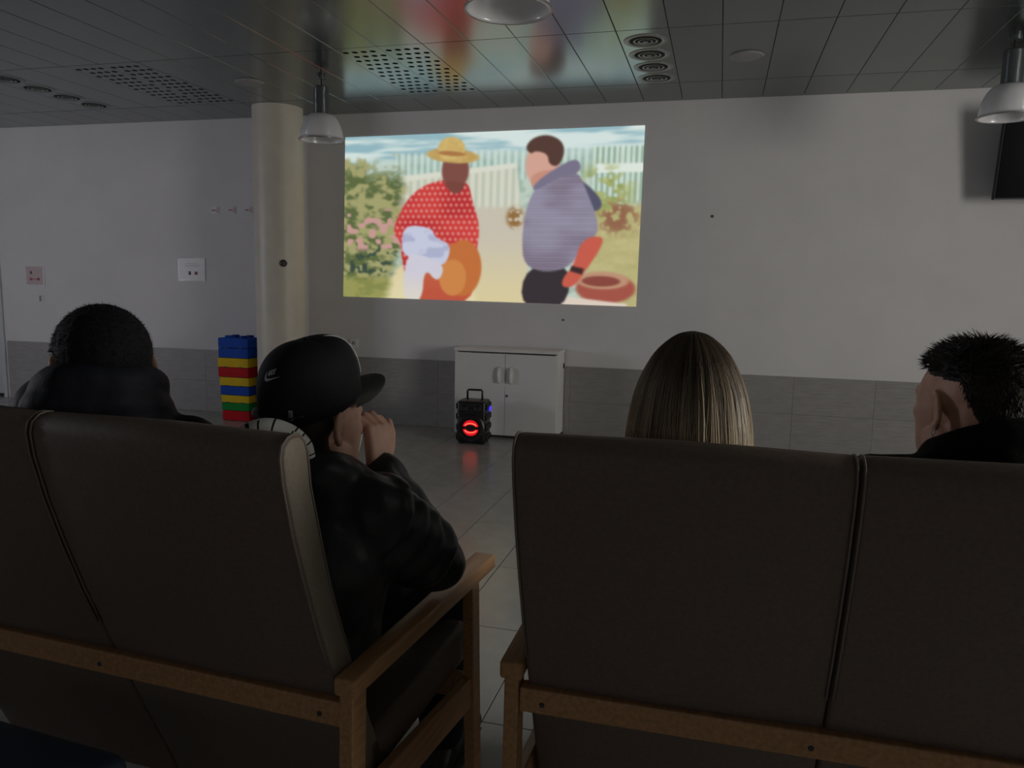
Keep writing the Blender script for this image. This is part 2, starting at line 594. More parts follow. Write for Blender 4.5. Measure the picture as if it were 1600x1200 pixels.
def paint(nu, nv):
    """generic garden scene in the colours of the projected film frame; returns (nv, nu, 3) linear"""
    u, v = np.meshgrid((np.arange(nu) + 0.5) / nu, (np.arange(nv) + 0.5) / nv)   # v down from the top
    asp = 1.82
    r2 = np.random.default_rng(3)

    def fbm(sx, sy, oct=4, seed=0):
        out = np.zeros_like(u)
        a, tot = 1.0, 0.0
        rr = np.random.default_rng(seed)
        for o in range(oct):
            gx, gy = int(sx * 2 ** o) + 2, int(sy * 2 ** o) + 2
            G = rr.random((gy + 1, gx + 1))
            fx, fy = u * (gx - 1), v * (gy - 1)
            ix, iy = fx.astype(int), fy.astype(int)
            tx, ty = fx - ix, fy - iy
            tx, ty = tx * tx * (3 - 2 * tx), ty * ty * (3 - 2 * ty)
            out += a * ((G[iy, ix] * (1 - tx) + G[iy, ix + 1] * tx) * (1 - ty) + (G[iy + 1, ix] * (1 - tx) + G[iy + 1, ix + 1] * tx) * ty)
            tot += a
            a *= 0.6
        return out / tot

    def S(a, b, x):
        t = np.clip((x - a) / (b - a), 0, 1)
        return t * t * (3 - 2 * t)

    def rgb(*c):
        return np.array(c, float)

    img = np.zeros((nv, nu, 3))

    def over(mask, c):
        nonlocal img
        m = np.clip(mask, 0, 1)[..., None]
        img = img * (1 - m) + (c if getattr(c, 'ndim', 1) == 3 else np.asarray(c, float)) * m

    def mixc(a, b, t):
        return np.asarray(a, float) * (1 - t[..., None]) + np.asarray(b, float) * t[..., None]

    def ell(cx, cy, rx, ry, soft=0.08, ang=0.0):
        x, y = (u - cx) * asp, v - cy
        c, s = math.cos(ang), math.sin(ang)
        x, y = x * c + y * s, -x * s + y * c
        d = np.sqrt((x / rx) ** 2 + (y / ry) ** 2)
        return 1 - S(1 - soft, 1 + soft, d)

    def poly(pts, soft=0.004):
        """signed-distance soft polygon; pts in (u, v)"""
        P = [(a * asp, b) for a, b in pts]
        x, y = u * asp, v
        dmin = np.full_like(u, 1e9)
        ins = np.zeros_like(u, bool)
        n = len(P)
        for i in range(n):
            (x0, y0), (x1, y1) = P[i], P[(i + 1) % n]
            ex, ey = x1 - x0, y1 - y0
            t = np.clip(((x - x0) * ex + (y - y0) * ey) / (ex * ex + ey * ey + 1e-12), 0, 1)
            dmin = np.minimum(dmin, np.hypot(x - x0 - t * ex, y - y0 - t * ey))
            c = (y0 > y) != (y1 > y)
            ins ^= c & (x < (x1 - x0) * (y - y0) / (y1 - y0 + 1e-12) + x0)
        sd = np.where(ins, dmin, -dmin)
        return S(-soft, soft, sd)

    def smooth_poly(pts, soft=0.004, it=2):
        P = [np.array(p, float) for p in pts]
        for _ in range(it):
            Q = []
            for i in range(len(P)):
                a, b = P[i], P[(i + 1) % len(P)]
                Q += [a * 0.75 + b * 0.25, a * 0.25 + b * 0.75]
            P = Q
        return poly([tuple(p) for p in P], soft)

    # sky and hazy distance
    n1, n2, n3 = fbm(3, 14, 4, 1), fbm(30, 26, 3, 2), fbm(60, 40, 2, 5)
    img[:] = mixc(rgb(222, 238, 234), rgb(150, 190, 200), S(0.42, 0.62, n1) * (1 - S(0.14, 0.24, v)))
    img = mixc(img, rgb(226, 242, 238) + 0 * img, 1 - S(0.02, 0.07, v)) if False else img
    over(S(0.12, 0.20, v), mixc(rgb(196, 214, 200), rgb(168, 192, 176), S(0.4, 0.6, n2)))
    # white picket fence behind, and gate
    fm = S(0.10, 0.13, v) * (1 - S(0.27, 0.29, v)) * S(0.17, 0.2, u)
    pk = (np.sin(u * 2 * np.pi * 44) > -0.1) * 1.0
    over(fm * (0.35 + 0.6 * pk) * 0.9, rgb(206, 226, 216))
    over(fm * (1 - pk) * 0.35, rgb(120, 160, 150))
    # gate panel
    gate = poly([(0.20, 0.27), (0.60, 0.20), (0.62, 0.44), (0.48, 0.46), (0.20, 0.44)])
    gp = (np.sin(u * 2 * np.pi * 40 + 0.4) > -0.2) * 1.0
    over(gate, mixc(rgb(198, 205, 188), rgb(222, 222, 202), gp))
    over(poly([(0.20, 0.25), (0.60, 0.185), (0.60, 0.215), (0.20, 0.285)]), rgb(226, 228, 212))
    # right-hand pickets
    rf = S(0.835, 0.85, u) * S(0.10, 0.12, v) * (1 - S(0.40, 0.43, v))
    rp = (np.sin(u * 2 * np.pi * 58) > -0.2) * 1.0
    over(rf, mixc(rgb(150, 180, 160), rgb(228, 240, 230), rp * (0.7 + 0.3 * n2)))
    over(S(0.85, 0.86, u) * S(0.20, 0.205, v) * (1 - S(0.25, 0.255, v)), rgb(232, 242, 232))
    # path
    over(poly([(0.47, 0.44), (0.63, 0.44), (0.66, 1.02), (0.40, 1.02)], 0.02), mixc(rgb(208, 200, 182), rgb(226, 212, 164), S(0.55, 1.0, v)))
    over(poly([(0.10, 1.02), (0.20, 0.80), (0.44, 0.66), (0.48, 1.02)], 0.02), mixc(rgb(222, 206, 164), rgb(236, 224, 176), S(0.6, 1.0, v)))
    # greenery on the left
    gl = S(0.235, 0.19, u + 0.05 * (n1 - 0.5) + 0.12 * np.abs(v - 0.62) * (v > 0.62) * 1.2) * S(0.16, 0.26, v + 0.22 * (n2 - 0.5) + 0.05 * (u < 0.08))
    leaf = mixc(rgb(92, 106, 62), rgb(168, 166, 112), S(0.38, 0.62, n2))
    leaf = mixc(leaf, rgb(58, 76, 62), S(0.56, 0.66, n3) * S(0.62, 0.7, v) * (1 - S(0.84, 0.88, v)))
    leaf = mixc(leaf, rgb(150, 152, 78), S(0.84, 0.9, v) * 0.75)
    over(gl, leaf)
    over(gl * S(0.60, 0.66, fbm(46, 30, 1, 9)) * S(0.38, 0.45, v) * (1 - S(0.68, 0.72, v)), rgb(206, 158, 150))
    # grass and shrubs on the right
    over(S(0.80, 0.86, u) * S(0.40, 0.46, v), mixc(rgb(176, 170, 112), rgb(206, 196, 140), n2))
    sh = ell(0.88, 0.36, 0.16, 0.14, 0.5) * S(0.4, 0.55, n2)
    over(sh, mixc(rgb(140, 156, 84), rgb(196, 200, 130), n3))
    over(ell(0.93, 0.50, 0.11, 0.09, 0.5) * S(0.42, 0.58, n3), rgb(150, 104, 76))
    over(ell(0.60, 0.50, 0.05, 0.06, 0.4) * S(0.36, 0.5, n3), rgb(150, 110, 62))
    # a loose wicker basket on the right
    over(ell(0.90, 0.90, 0.17, 0.085, 0.1), rgb(168, 84, 70))
    over(ell(0.89, 0.855, 0.15, 0.05, 0.12), rgb(196, 150, 120))
    over(ell(0.885, 0.86, 0.11, 0.03, 0.12), rgb(140, 70, 60))
    over(poly([(0.76, 0.95), (0.97, 0.985), (0.97, 1.02), (0.76, 1.02)]), rgb(232, 216, 200))
    # plain figure in a dotted red blouse, seen from the side, with a straw sun hat
    red = mixc(rgb(214, 62, 58), rgb(190, 44, 46), S(0.3, 0.7, fbm(6, 6, 2, 21)))
    cell = 0.034
    gx, gy = (u * asp) / cell, v / cell
    gx = gx + 0.5 * (np.floor(gy) % 2)
    dd = np.hypot(gx - np.floor(gx) - 0.5, gy - np.floor(gy) - 0.5)
    dots = 1 - S(0.20, 0.34, dd)
    red = mixc(red, rgb(236, 176, 168), dots * 0.75)
    over(smooth_poly([(0.34, 0.27), (0.25, 0.34), (0.195, 0.49), (0.18, 0.60), (0.21, 0.64), (0.215, 0.78), (0.26, 1.03), (0.47, 1.03), (0.475, 0.70), (0.485, 0.55), (0.455, 0.40), (0.44, 0.28)]), red)
    over(smooth_poly([(0.25, 0.70), (0.27, 0.62), (0.47, 0.68), (0.475, 1.03), (0.25, 1.03)]), mixc(rgb(206, 104, 70), rgb(196, 84, 60), S(0.7, 1.0, v)))
    over(ell(0.395, 0.22, 0.085, 0.115, 0.1), rgb(128, 76, 66))                # plain head
    over(smooth_poly([(0.345, 0.28), (0.40, 0.38), (0.44, 0.29)]), rgb(122, 68, 60))
    over(ell(0.385, 0.135, 0.165, 0.042, 0.1, 0.10), mixc(rgb(212, 180, 106), rgb(190, 152, 86), n3))   # hat brim
    over(ell(0.380, 0.095, 0.085, 0.070, 0.1, 0.10), mixc(rgb(226, 196, 120), rgb(204, 168, 96), n3))   # hat crown
    over(ell(0.381, 0.122, 0.088, 0.014, 0.2, 0.10), rgb(176, 120, 70))
    # white cloth over the arm and a round straw basket
    over(ell(0.43, 0.80, 0.115, 0.17, 0.05), rgb(200, 112, 56))
    over(ell(0.395, 0.86, 0.085, 0.11, 0.06), rgb(214, 136, 72))
    cl = mixc(rgb(206, 210, 232), rgb(178, 184, 214), S(0.4, 0.6, fbm(20, 20, 3, 31)))
    over(smooth_poly([(0.22, 0.54), (0.21, 0.68), (0.23, 0.74), (0.32, 0.78), (0.37, 0.79), (0.39, 0.66), (0.33, 0.62), (0.32, 0.56)]), cl)
    over(smooth_poly([(0.23, 0.72), (0.215, 1.02), (0.29, 1.02), (0.295, 0.80), (0.345, 0.90), (0.37, 0.78), (0.28, 0.72)]), mixc(rgb(214, 212, 226), rgb(230, 222, 210), S(0.8, 1.0, v)))
    # plain figure in a grey-blue shirt, turned towards the first
    st = mixc(rgb(142, 136, 158), rgb(118, 106, 126), S(0.35, 0.7, fbm(5, 5, 3, 41)))
    c2 = 0.016
    gx, gy = (u * asp) / c2 + 0.5 * (np.floor(v / c2) % 2), v / c2
    dd = np.hypot(gx - np.floor(gx) - 0.5, gy - np.floor(gy) - 0.5)
    st = mixc(st, rgb(196, 194, 210), (1 - S(0.18, 0.36, dd)) * 0.6)
    over(smooth_poly([(0.64, 0.78), (0.625, 1.03), (0.78, 1.03), (0.79, 0.76)]), rgb(52, 46, 50))    # trousers
    over(smooth_poly([(0.80, 0.28), (0.84, 0.33), (0.885, 0.42), (0.86, 0.48), (0.81, 0.42)]), rgb(84, 84, 106))  # far sleeve
    over(ell(0.685, 0.185, 0.10, 0.14, 0.1, 0.15), rgb(220, 168, 150))            # head
    over(smooth_poly([(0.64, 0.25), (0.66, 0.36), (0.73, 0.30), (0.74, 0.22)]), rgb(206, 146, 126))
    over(smooth_poly([(0.625, 0.10), (0.65, 0.045), (0.70, 0.03), (0.745, 0.07), (0.755, 0.14), (0.735, 0.215), (0.705, 0.20), (0.70, 0.14), (0.66, 0.12), (0.645, 0.14)]), rgb(84, 58, 50))  # hair
    over(smooth_poly([(0.665, 0.32), (0.635, 0.45), (0.625, 0.62), (0.635, 0.78), (0.71, 0.82), (0.79, 0.78), (0.82, 0.66), (0.87, 0.60), (0.865, 0.50), (0.83, 0.36), (0.80, 0.24), (0.74, 0.24)]), st)
    over(smooth_poly([(0.80, 0.17), (0.755, 0.19), (0.66, 0.30), (0.655, 0.36), (0.74, 0.27), (0.81, 0.25)]), rgb(122, 116, 140))     # collar
    over(smooth_poly([(0.82, 0.62), (0.795, 0.78), (0.765, 0.84), (0.76, 0.90), (0.80, 0.90), (0.84, 0.79), (0.885, 0.66), (0.885, 0.60)]), rgb(206, 92, 74))   # arm
    over(poly([(0.79, 0.775), (0.83, 0.79), (0.825, 0.825), (0.785, 0.805)]), rgb(60, 40, 44))
    # lens softness of the projector
    for _ in range(2):
        p = np.pad(img, ((1, 1), (1, 1), (0, 0)), mode='edge')
        img = (p[1:-1, 1:-1] * 2 + p[:-2, 1:-1] + p[2:, 1:-1] + p[1:-1, :-2] + p[1:-1, 2:]) / 6
    c = np.clip(img * 0.92 + 10, 0, 255) / 255.0  # lifted blacks: haze of ambient light put into the picture's colours
    return np.where(c <= 0.04045, c / 12.92, ((c + 0.055) / 1.055) ** 2.4)


NU, NV = 340, 190
pic = paint(NU, NV)
TLc, TRc = np.array((-3.289, 2.555)), np.array((-0.648, 2.574))
BRc, BLc = np.array((-0.663, 1.124)), np.array((-3.323, 1.149))
uu, vv = np.meshgrid(np.linspace(0, 1, NU), np.linspace(0, 1, NV))
P2 = ((1 - uu) * (1 - vv))[..., None] * TLc + (uu * (1 - vv))[..., None] * TRc + (uu * vv)[..., None] * BRc + ((1 - uu) * vv)[..., None] * BLc
verts = np.zeros((NU * NV, 3))
verts[:, 0] = P2[..., 0].ravel()
verts[:, 1] = YF - 0.004
verts[:, 2] = P2[..., 1].ravel()
ii = np.arange(NU * NV).reshape(NV, NU)
quads = np.stack([ii[:-1, :-1], ii[1:, :-1], ii[1:, 1:], ii[:-1, 1:]], -1).reshape(-1, 4)
me = bpy.data.meshes.new('projected_picture')
me.from_pydata(verts.tolist(), [], quads.tolist())
att = me.color_attributes.new('col', 'FLOAT_COLOR', 'POINT')
colbuf = np.ones((NU * NV, 4), np.float32)
colbuf[:, :3] = pic.reshape(-1, 3)
att.data.foreach_set('color', colbuf.ravel())
me.materials.append(attr_mat('projected_light', emit=0.95))
tag(obj('projected_picture', me, None), 'bright projected garden scene with two figures on the front wall', 'projection')

#@@PART2
# ------------------------------------------------------------------ ceiling fittings


def pendant(loc, label):
    """industrial pendant: canopy rod, grey canister, ribbed clear dome"""
    e = tag(empty('pendant_lamp', loc), label, 'pendant lamp', 'clear domed pendant lamps')
    # origin at the ceiling, everything hangs down
    b = BM()
    lathe(b, [(0, 0), (0.035, 0), (0.035, -0.02), (0, -0.02)], 20)
    obj('ceiling_rose', b, M_grey_metal, e, smooth=40)
    b = BM()
    tube(b, [(0, 0, -0.01), (0, 0, -0.09)], 0.006, 8)
    obj('rod', b, M_black, e, smooth=40)
    b = BM()
    lathe(b, [(0, -0.075), (0.05, -0.075), (0.056, -0.082), (0.056, -0.265), (0.066, -0.272), (0, -0.272)], 32)
    obj('canister', b, M_grey_metal, e, smooth=40)
    # dome: ribbed shell with thickness
    b = BM()
    n = 72
    prof = []
    for i in range(15):
        t = i / 14.0
        a = t * math.pi / 2
        r = 0.062 + (0.152 - 0.062) * math.sin(a) ** 0.85
        z = -0.268 - 0.175 * (1 - math.cos(a)) ** 0.85
        prof.append((r, z))
    prof += [(0.163, -0.446), (0.163, -0.452), (0.150, -0.452)]
    prof += [(r - 0.004, z) for r, z in reversed(prof[:15])]
    rings = []
    for r, z in prof:
        rings.append([b.verts.new(((r + (0.0016 if k % 2 else 0.0)) * math.cos(2 * math.pi * k / n), (r + (0.0016 if k % 2 else 0.0)) * math.sin(2 * math.pi * k / n), z)) for k in range(n)])
    for a_, c_ in list(zip(rings[:-1], rings[1:])) + [(rings[-1], rings[0])]:
        for k in range(n):
            b.faces.new((a_[k], a_[(k + 1) % n], c_[(k + 1) % n], c_[k]))
    obj('dome_shade', b, M_acryl, e, smooth=True)
    b = BM()
    tube(b, [(0.163 * math.cos(2 * math.pi * k / 48), 0.163 * math.sin(2 * math.pi * k / 48), -0.449) for k in range(48)], 0.004, 6, closed=True)
    obj('rim', b, M_steel, e, smooth=True)
    b = BM()
    lathe(b, [(0, -0.272), (0.026, -0.272), (0.028, -0.31), (0.04, -0.35), (0.038, -0.385), (0.02, -0.405), (0, -0.41)], 20)
    obj('bulb', b, M_paper, e, smooth=True)
    return e


pendant((-2.862, 5.275, ZC), 'clear domed pendant lamp hanging beside the column')
pendant((-0.815, 2.93, ZC), 'clear domed pendant lamp at the top edge above the projected picture')
pendant((1.566, 5.243, ZC), 'clear domed pendant lamp in front of the black television')


def ring_diffuser(loc, label, group):
    e = tag(empty('air_diffuser', loc), label, 'air vent', group)
    b = BM()
    lathe(b, [(0.096, 0.0), (0.132, 0.0), (0.132, -0.002), (0.122, -0.006), (0.098, -0.002)], 40, closed=True)
    obj('flange', b, M_diff_light, e, smooth=40)
    for r0, r1, z in ((0.062, 0.074, -0.005), (0.036, 0.047, -0.006)):
        b = BM()
        lathe(b, [(r0, -0.001), (r0 + 0.004, -0.001), (r1, z), (r1 - 0.006, z - 0.001)], 36, closed=True)
        obj('ring', b, M_diff_light, e, smooth=40)
    b = BM()
    lathe(b, [(0, -0.0005), (0.10, -0.0005), (0.10, -0.0012), (0, -0.0012)], 36)
    obj('throat_shade', b, M_plenum, e, smooth=40)  # flat black disc, the recess's shade put into its colour
    b = BM()
    lathe(b, [(0, -0.001), (0.012, -0.001), (0.018, -0.007), (0, -0.008)], 24)
    obj('hub', b, M_grey_metal, e, smooth=40)
    return e


for k, w in enumerate(('nearest', 'second', 'third', 'farthest')):
    ring_diffuser((-0.508, 4.915 + 0.288 * k, ZC), w + ' ringed air diffuser in the ceiling row of four right of the picture', 'row of four diffusers right of the picture')
for k, w in enumerate(('nearest', 'second', 'third', 'farthest')):
    ring_diffuser((-5.31 + 0.0, 4.915 + 0.288 * k, ZC), w + ' ringed air diffuser in the dim ceiling row of four at far left', 'row of four diffusers at far left')


def ceiling_disc(loc, label):
    e = tag(empty('ceiling_speaker', loc), label, 'ceiling speaker', 'round ceiling speakers')
    b = BM()
    lathe(b, [(0, 0.001), (0.105, 0.001), (0.105, -0.006), (0.098, -0.011), (0.094, -0.009), (0, -0.009)], 40)
    obj('rim', b, M_disc, e, smooth=40)
    b = BM()
    lathe(b, [(0, -0.008), (0.092, -0.008), (0.085, -0.0105), (0, -0.012)], 40)
    obj('grille', b, M_disc, e, smooth=40)
    return e


ceiling_disc((0.09, 5.34, ZC), 'round flush ceiling speaker right of the four ringed diffusers')
ceiling_disc((-3.484, 5.33, ZC), 'round flush ceiling speaker above the cream column')

# ------------------------------------------------------------------ television
tv = tag(empty('television', (2.36, 6.30, 1.945)), 'black flat television on the wall at the right edge', 'television')
TM = Matrix.Rotation(math.radians(9), 4, 'X')
b = BM()
box(b, -0.53, 0.53, -0.02, 0.02, 0.0, 0.62, 0.006, M=TM)
obj('casing', b, M_black_matte, tv)
b = BM()
box(b, -0.515, 0.515, -0.024, -0.0195, 0.018, 0.605, M=TM)
obj('screen', b, M_tv_screen, tv)
b = BM()
box(b, -0.525, 0.525, -0.024, -0.018, 0.001, 0.008, M=TM)
obj('lower_bezel_strip', b, M_grey_metal, tv)
b = BM()
box(b, -0.10, 0.10, 0.155, 0.188, 0.15, 0.50)
quadbox(b, (0, 0.17, 0.45), (0, -0.06, 0.48), 0.05, 0.03)
quadbox(b, (0, 0.17, 0.22), (0, -0.02, 0.22), 0.05, 0.03)
obj('wall_bracket', b, M_black, tv)

# ------------------------------------------------------------------ wall things


def notice(x0, x1, z0, z1, paper, label, marks, sleeve=True):
    e = tag(empty('notice', ((x0 + x1) / 2, YF, (z0 + z1) / 2)), label, 'notice')
    w, h = (x1 - x0) / 2, (z1 - z0) / 2
    obj('sheet', box(BM(), -w, w, -0.003, -0.0003, -h, h), paper, e)
    if sleeve:
        t = 0.010
        for q in ((-w - 0.006, w + 0.006, -h - 0.006, -h + t), (w - t * 1.2, w + 0.008, -h + t, h), (-w - 0.006, -w + t * 0.8, -h + t, h)):
            obj('sleeve_edge', box(BM(), q[0], q[1], -0.0045, -0.0025, q[2], q[3]), M_sleeve, e)
    for mx, mz, mw, mh, mm in marks:
        b = BM()
        box(b, mx - mw / 2, mx + mw / 2, -0.0042, -0.0028, mz - mh / 2, mz + mh / 2)
        obj('printed_mark', b, mm, e)
    return e


notice(-5.07, -4.78, 1.265, 1.475, M_paper, 'white notice in a clear sleeve on the wall left of the column',
       [(-0.02, -0.035, 0.026, 0.034, M_ink), (0.05, -0.035, 0.032, 0.03, M_ink_red), (0.0, 0.035, 0.15, 0.004, M_disc), (0.0, 0.055, 0.12, 0.004, M_disc)])
notice(-6.91, -6.68, 1.18, 1.375, M_pink_paper, 'pinkish notice in a clear sleeve at the far left of the wall',
       [(-0.045, 0.035, 0.022, 0.03, M_ink), (-0.05, -0.03, 0.03, 0.026, M_ink_red), (0.045, -0.03, 0.03, 0.026, M_ink_red), (0.0, -0.03, 0.07, 0.008, M_ink_red)])
notice(-6.88, -6.70, 1.015, 1.085, M_wall, 'small pale card on the wall below the pinkish notice',
       [(0.05, 0.0, 0.03, 0.06, M_disc), (-0.07, 0, 0.012, 0.06, M_sleeve)], sleeve=False)
for x, w in ((-4.647, 'leftmost'), (-4.467, 'middle'), (-4.29, 'rightmost')):
    notice(x - 0.05, x + 0.05, 1.89, 1.965, M_paper, w + ' of three small white cards high on the wall left of the column',
           [(-0.01, 0.0, 0.04, 0.010, M_ink_red), (0.028, 0.0, 0.022, 0.05, M_pink_paper)], sleeve=False)

e = tag(empty('wall_socket', (-3.222, YF, 0.725)), 'small white wall socket above the wainscot behind the cap', 'wall socket')
obj('plate', box(BM(), -0.04, 0.04, -0.010, 0.0, -0.04, 0.04, 0.003), M_white, e)
b = BM()
lathe(b, [(0, 0), (0.016, 0), (0.016, 0.002), (0, 0.002)], 20)
bmesh.ops.rotate(b, verts=b.verts[:], cent=(0, 0, 0), matrix=Matrix.Rotation(math.radians(90), 3, 'X'))
bmesh.ops.translate(b, verts=b.verts[:], vec=(0, -0.009, 0))
obj('socket_well', b, M_disc, e)
# thermostat knob on the column
b = BM()
lathe(b, [(0, -0.004), (0.030, -0.004), (0.030, 0.014), (0.024, 0.020), (0, 0.021)], 20)
cdir = Vector((0.62, -0.785, 0)).normalized()
bmesh.ops.transform(b, matrix=Matrix.Translation(Vector((col_c[0], col_c[1], 1.43)) + cdir * CR) @ cdir.to_track_quat('Z', 'Y').to_matrix().to_4x4(), verts=b.verts[:])
tag(obj('thermostat_knob', b, M_black, smooth=40), 'small black round knob fixed to the cream column', 'knob')
for x, z, r, w in ((-0.088, 1.855, 0.012, 'tiny dark nail in the wall right of the projected picture'), (-1.274, 0.995, 0.009, 'tiny dark nail in the wall under the projected picture')):
    b = BM()
    lathe(b, [(0, 0), (r, 0.0), (r * 0.9, 0.006), (0, 0.009)], 12)
    bmesh.ops.rotate(b, verts=b.verts[:], cent=(0, 0, 0), matrix=Matrix.Rotation(math.radians(90), 3, 'X'))
    tag(obj('wall_nail', b, M_grout, smooth=40, loc=(x, YF, z)), w, 'nail')

# ------------------------------------------------------------------ white cabinet
cb = tag(empty('cabinet', (-1.692, 6.335, 0)), 'low white two-door cabinet against the front wall', 'cabinet')
hw, hd, ch = 0.443, 0.14, 0.745
b = BM()
box(b, -hw, -hw + 0.018, -hd, hd - 0.002, 0.02, ch - 0.02)
box(b, hw - 0.018, hw, -hd, hd - 0.002, 0.02, ch - 0.02)
box(b, -hw, hw, hd - 0.012, hd - 0.002, 0.02, ch - 0.02)
box(b, -hw, hw, -hd, hd - 0.002, 0.02, 0.04)
obj('carcass', b, M_white, cb)
obj('top_board', box(BM(), -hw - 0.004, hw + 0.004, -hd - 0.02, hd - 0.002, ch - 0.02, ch + 0.004, 0.002), M_white, cb)
obj('plinth', box(BM(), -hw + 0.01, hw - 0.01, -hd + 0.02, hd - 0.01, 0.0, 0.022), M_black_matte, cb)
for s in (-1, 1):
    d = obj('cabinet_door', box(BM(), min(s * 0.0015, s * (hw - 0.002)), max(s * 0.0015, s * (hw - 0.002)), -hd - 0.018, -hd - 0.001, 0.028, ch - 0.032, 0.0015), M_white, cb)
    b = BM()
    xh = s * 0.052
    tube(b, [(xh, -hd - 0.016, 0.475), (xh, -hd - 0.036, 0.48), (xh, -hd - 0.042, 0.535), (xh, -hd - 0.036, 0.59), (xh, -hd - 0.016, 0.595)], 0.010, 8, flat=1.4)
    obj('handle', b, M_white, d, smooth=True)
b = BM()
lathe(b, [(0, 0), (0.010, 0), (0.010, 0.006), (0, 0.006)], 16)
bmesh.ops.rotate(b, verts=b.verts[:], cent=(0, 0, 0), matrix=Matrix.Rotation(math.radians(90), 3, 'X'))
bmesh.ops.translate(b, verts=b.verts[:], vec=(0.018, -hd - 0.018, 0.363))
obj('lock', b, M_ink, cb)
obj('latch_tab', box(BM(), hw, hw + 0.008, hd - 0.06, hd - 0.03, 0.59, 0.63), M_ink, cb)  # small dark latch at the cabinet's side

# ------------------------------------------------------------------ party speaker on the floor
sp = tag(empty('party_speaker', (-1.888, 5.95, 0), math.radians(4)), 'black portable speaker with glowing red cone on the floor by the cabinet', 'speaker')
M_led = emit_mat('red_led', (1.0, 0.012, 0.02), 0.75)
M_led_hot = emit_mat('red_led_core', (1.0, 0.14, 0.09), 1.9)
M_led_blue = emit_mat('blue_led', (0.08, 0.06, 1.0), 0.9)
b = BM()
box(b, -0.118, 0.118, -0.10, 0.10, 0.012, 0.352, 0.022, 3)
obj('cabinet_body', b, M_black, sp, smooth=40)
for s in (-1, 1):
    for k in range(4):
        z = 0.05 + k * 0.085
        obj('side_grip', box(BM(), min(s * 0.112, s * 0.130), max(s * 0.112, s * 0.130), -0.085, 0.085, z - 0.022, z + 0.026, 0.008), M_black_matte, sp)
b = BM()
tube(b, [(-0.062, 0.03, 0.34), (-0.062, 0.03, 0.418), (-0.052, 0.03, 0.428), (0.052, 0.03, 0.428), (0.062, 0.03, 0.418), (0.062, 0.03, 0.34)], 0.0085, 8)
obj('carry_handle', b, M_black, sp, smooth=True)


def front_disc(prof, m, name, parent, c, seg=40):
    bb = BM()
    lathe(bb, prof, seg)
    bmesh.ops.rotate(bb, verts=bb.verts[:], cent=(0, 0, 0), matrix=Matrix.Rotation(math.radians(90), 3, 'X'))
    bmesh.ops.translate(bb, verts=bb.verts[:], vec=c)
    return obj(name, bb, m, parent, smooth=40)


wc = (0.0, -0.10, 0.135)
front_disc([(0.082, -0.005), (0.116, -0.005), (0.116, 0.010), (0.106, 0.018), (0.084, 0.012)], M_black, 'woofer_ring', sp, wc)
cone = front_disc([(0, 0.001), (0.084, 0.001), (0.084, 0.004), (0.030, 0.0015), (0, 0.0015)], M_black_matte, 'woofer_cone', sp, wc)
for s, zz in ((1, 0.026), (-1, -0.026)):
    bb = BM()
    pts_o, pts_i = [], []
    for k in range(13):
        an = math.radians(12 + 156 * k / 12)
        pts_o.append(bb.verts.new((0.066 * math.cos(an), -0.106, s * 0.064 * math.sin(an))))
        pts_i.append(bb.verts.new((0.040 * math.cos(an), -0.106, s * (0.006 + 0.020 * math.sin(an)))))
    for k in range(12):
        bb.faces.new((pts_o[k], pts_o[k + 1], pts_i[k + 1], pts_i[k]))
    bmesh.ops.solidify(bb, geom=bb.faces[:], thickness=0.003)
    bmesh.ops.translate(bb, verts=bb.verts[:], vec=(0, 0, 0.135))
    obj('led_glow', bb, M_led, cone)
    bb = BM()
    tube(bb, [(0.052 * math.cos(math.radians(25 + 13 * k)), -0.1085, 0.135 + s * (0.006 + 0.032 * math.sin(math.radians(25 + 13 * k)))) for k in range(11)], 0.0038, 6)
    obj('led_ring', bb, M_led_hot, cone)
for s in (-1, 1):
    front_disc([(0, 0), (0.036, 0), (0.036, 0.006), (0.028, 0.009), (0.010, 0.002), (0, 0.008)], M_black_matte, 'tweeter', sp, (s * 0.055, -0.10, 0.296), 24)
front_disc([(0, 0), (0.010, 0), (0.009, 0.004), (0, 0.005)], M_black, 'port', sp, (0, -0.10, 0.30), 16)
obj('blue_light', box(BM(), 0.129, 0.132, -0.01, 0.07, 0.262, 0.300), M_led_blue, sp)
for s in (-1, 1):
    for t in (-1, 1):
        obj('rubber_foot', box(BM(), s * 0.085 - 0.02, s * 0.085 + 0.02, t * 0.07 - 0.015, t * 0.07 + 0.015, 0.0, 0.016), M_black_matte, sp)

# ------------------------------------------------------------------ stack of coloured bricks
cols = {'blue': (0.004, 0.062, 0.40), 'yellow': (0.66, 0.44, 0.012), 'red': (0.46, 0.004, 0.012), 'green': (0.003, 0.22, 0.03)}
BMAT = {k: mat(k + '_plastic', v, 0.55, var=0.06, scale=12, spec=0.15) for k, v in cols.items()}
layers = [('red', 0.094, 'red plastic play brick at the very bottom of the coloured stack'),
          ('green', 0.072, 'green plastic play brick in the stack beside the column'),
          ('yellow', 0.070, 'lowest yellow plastic play brick, resting on the green one'),
          ('blue', 0.084, 'lower blue plastic play brick between two yellow ones in the stack'),
          ('yellow', 0.080, 'middle yellow plastic play brick, under the upper red one'),
          ('red', 0.090, 'upper red plastic play brick between two yellow ones'),
          ('yellow', 0.086, 'top yellow plastic play brick, right under the blue pair'),
          ('blue', 0.090, 'lower brick of the blue pair topping the coloured stack'),
          ('blue', 0.092, 'topmost blue plastic play brick of the coloured stack')]
z = 0.0
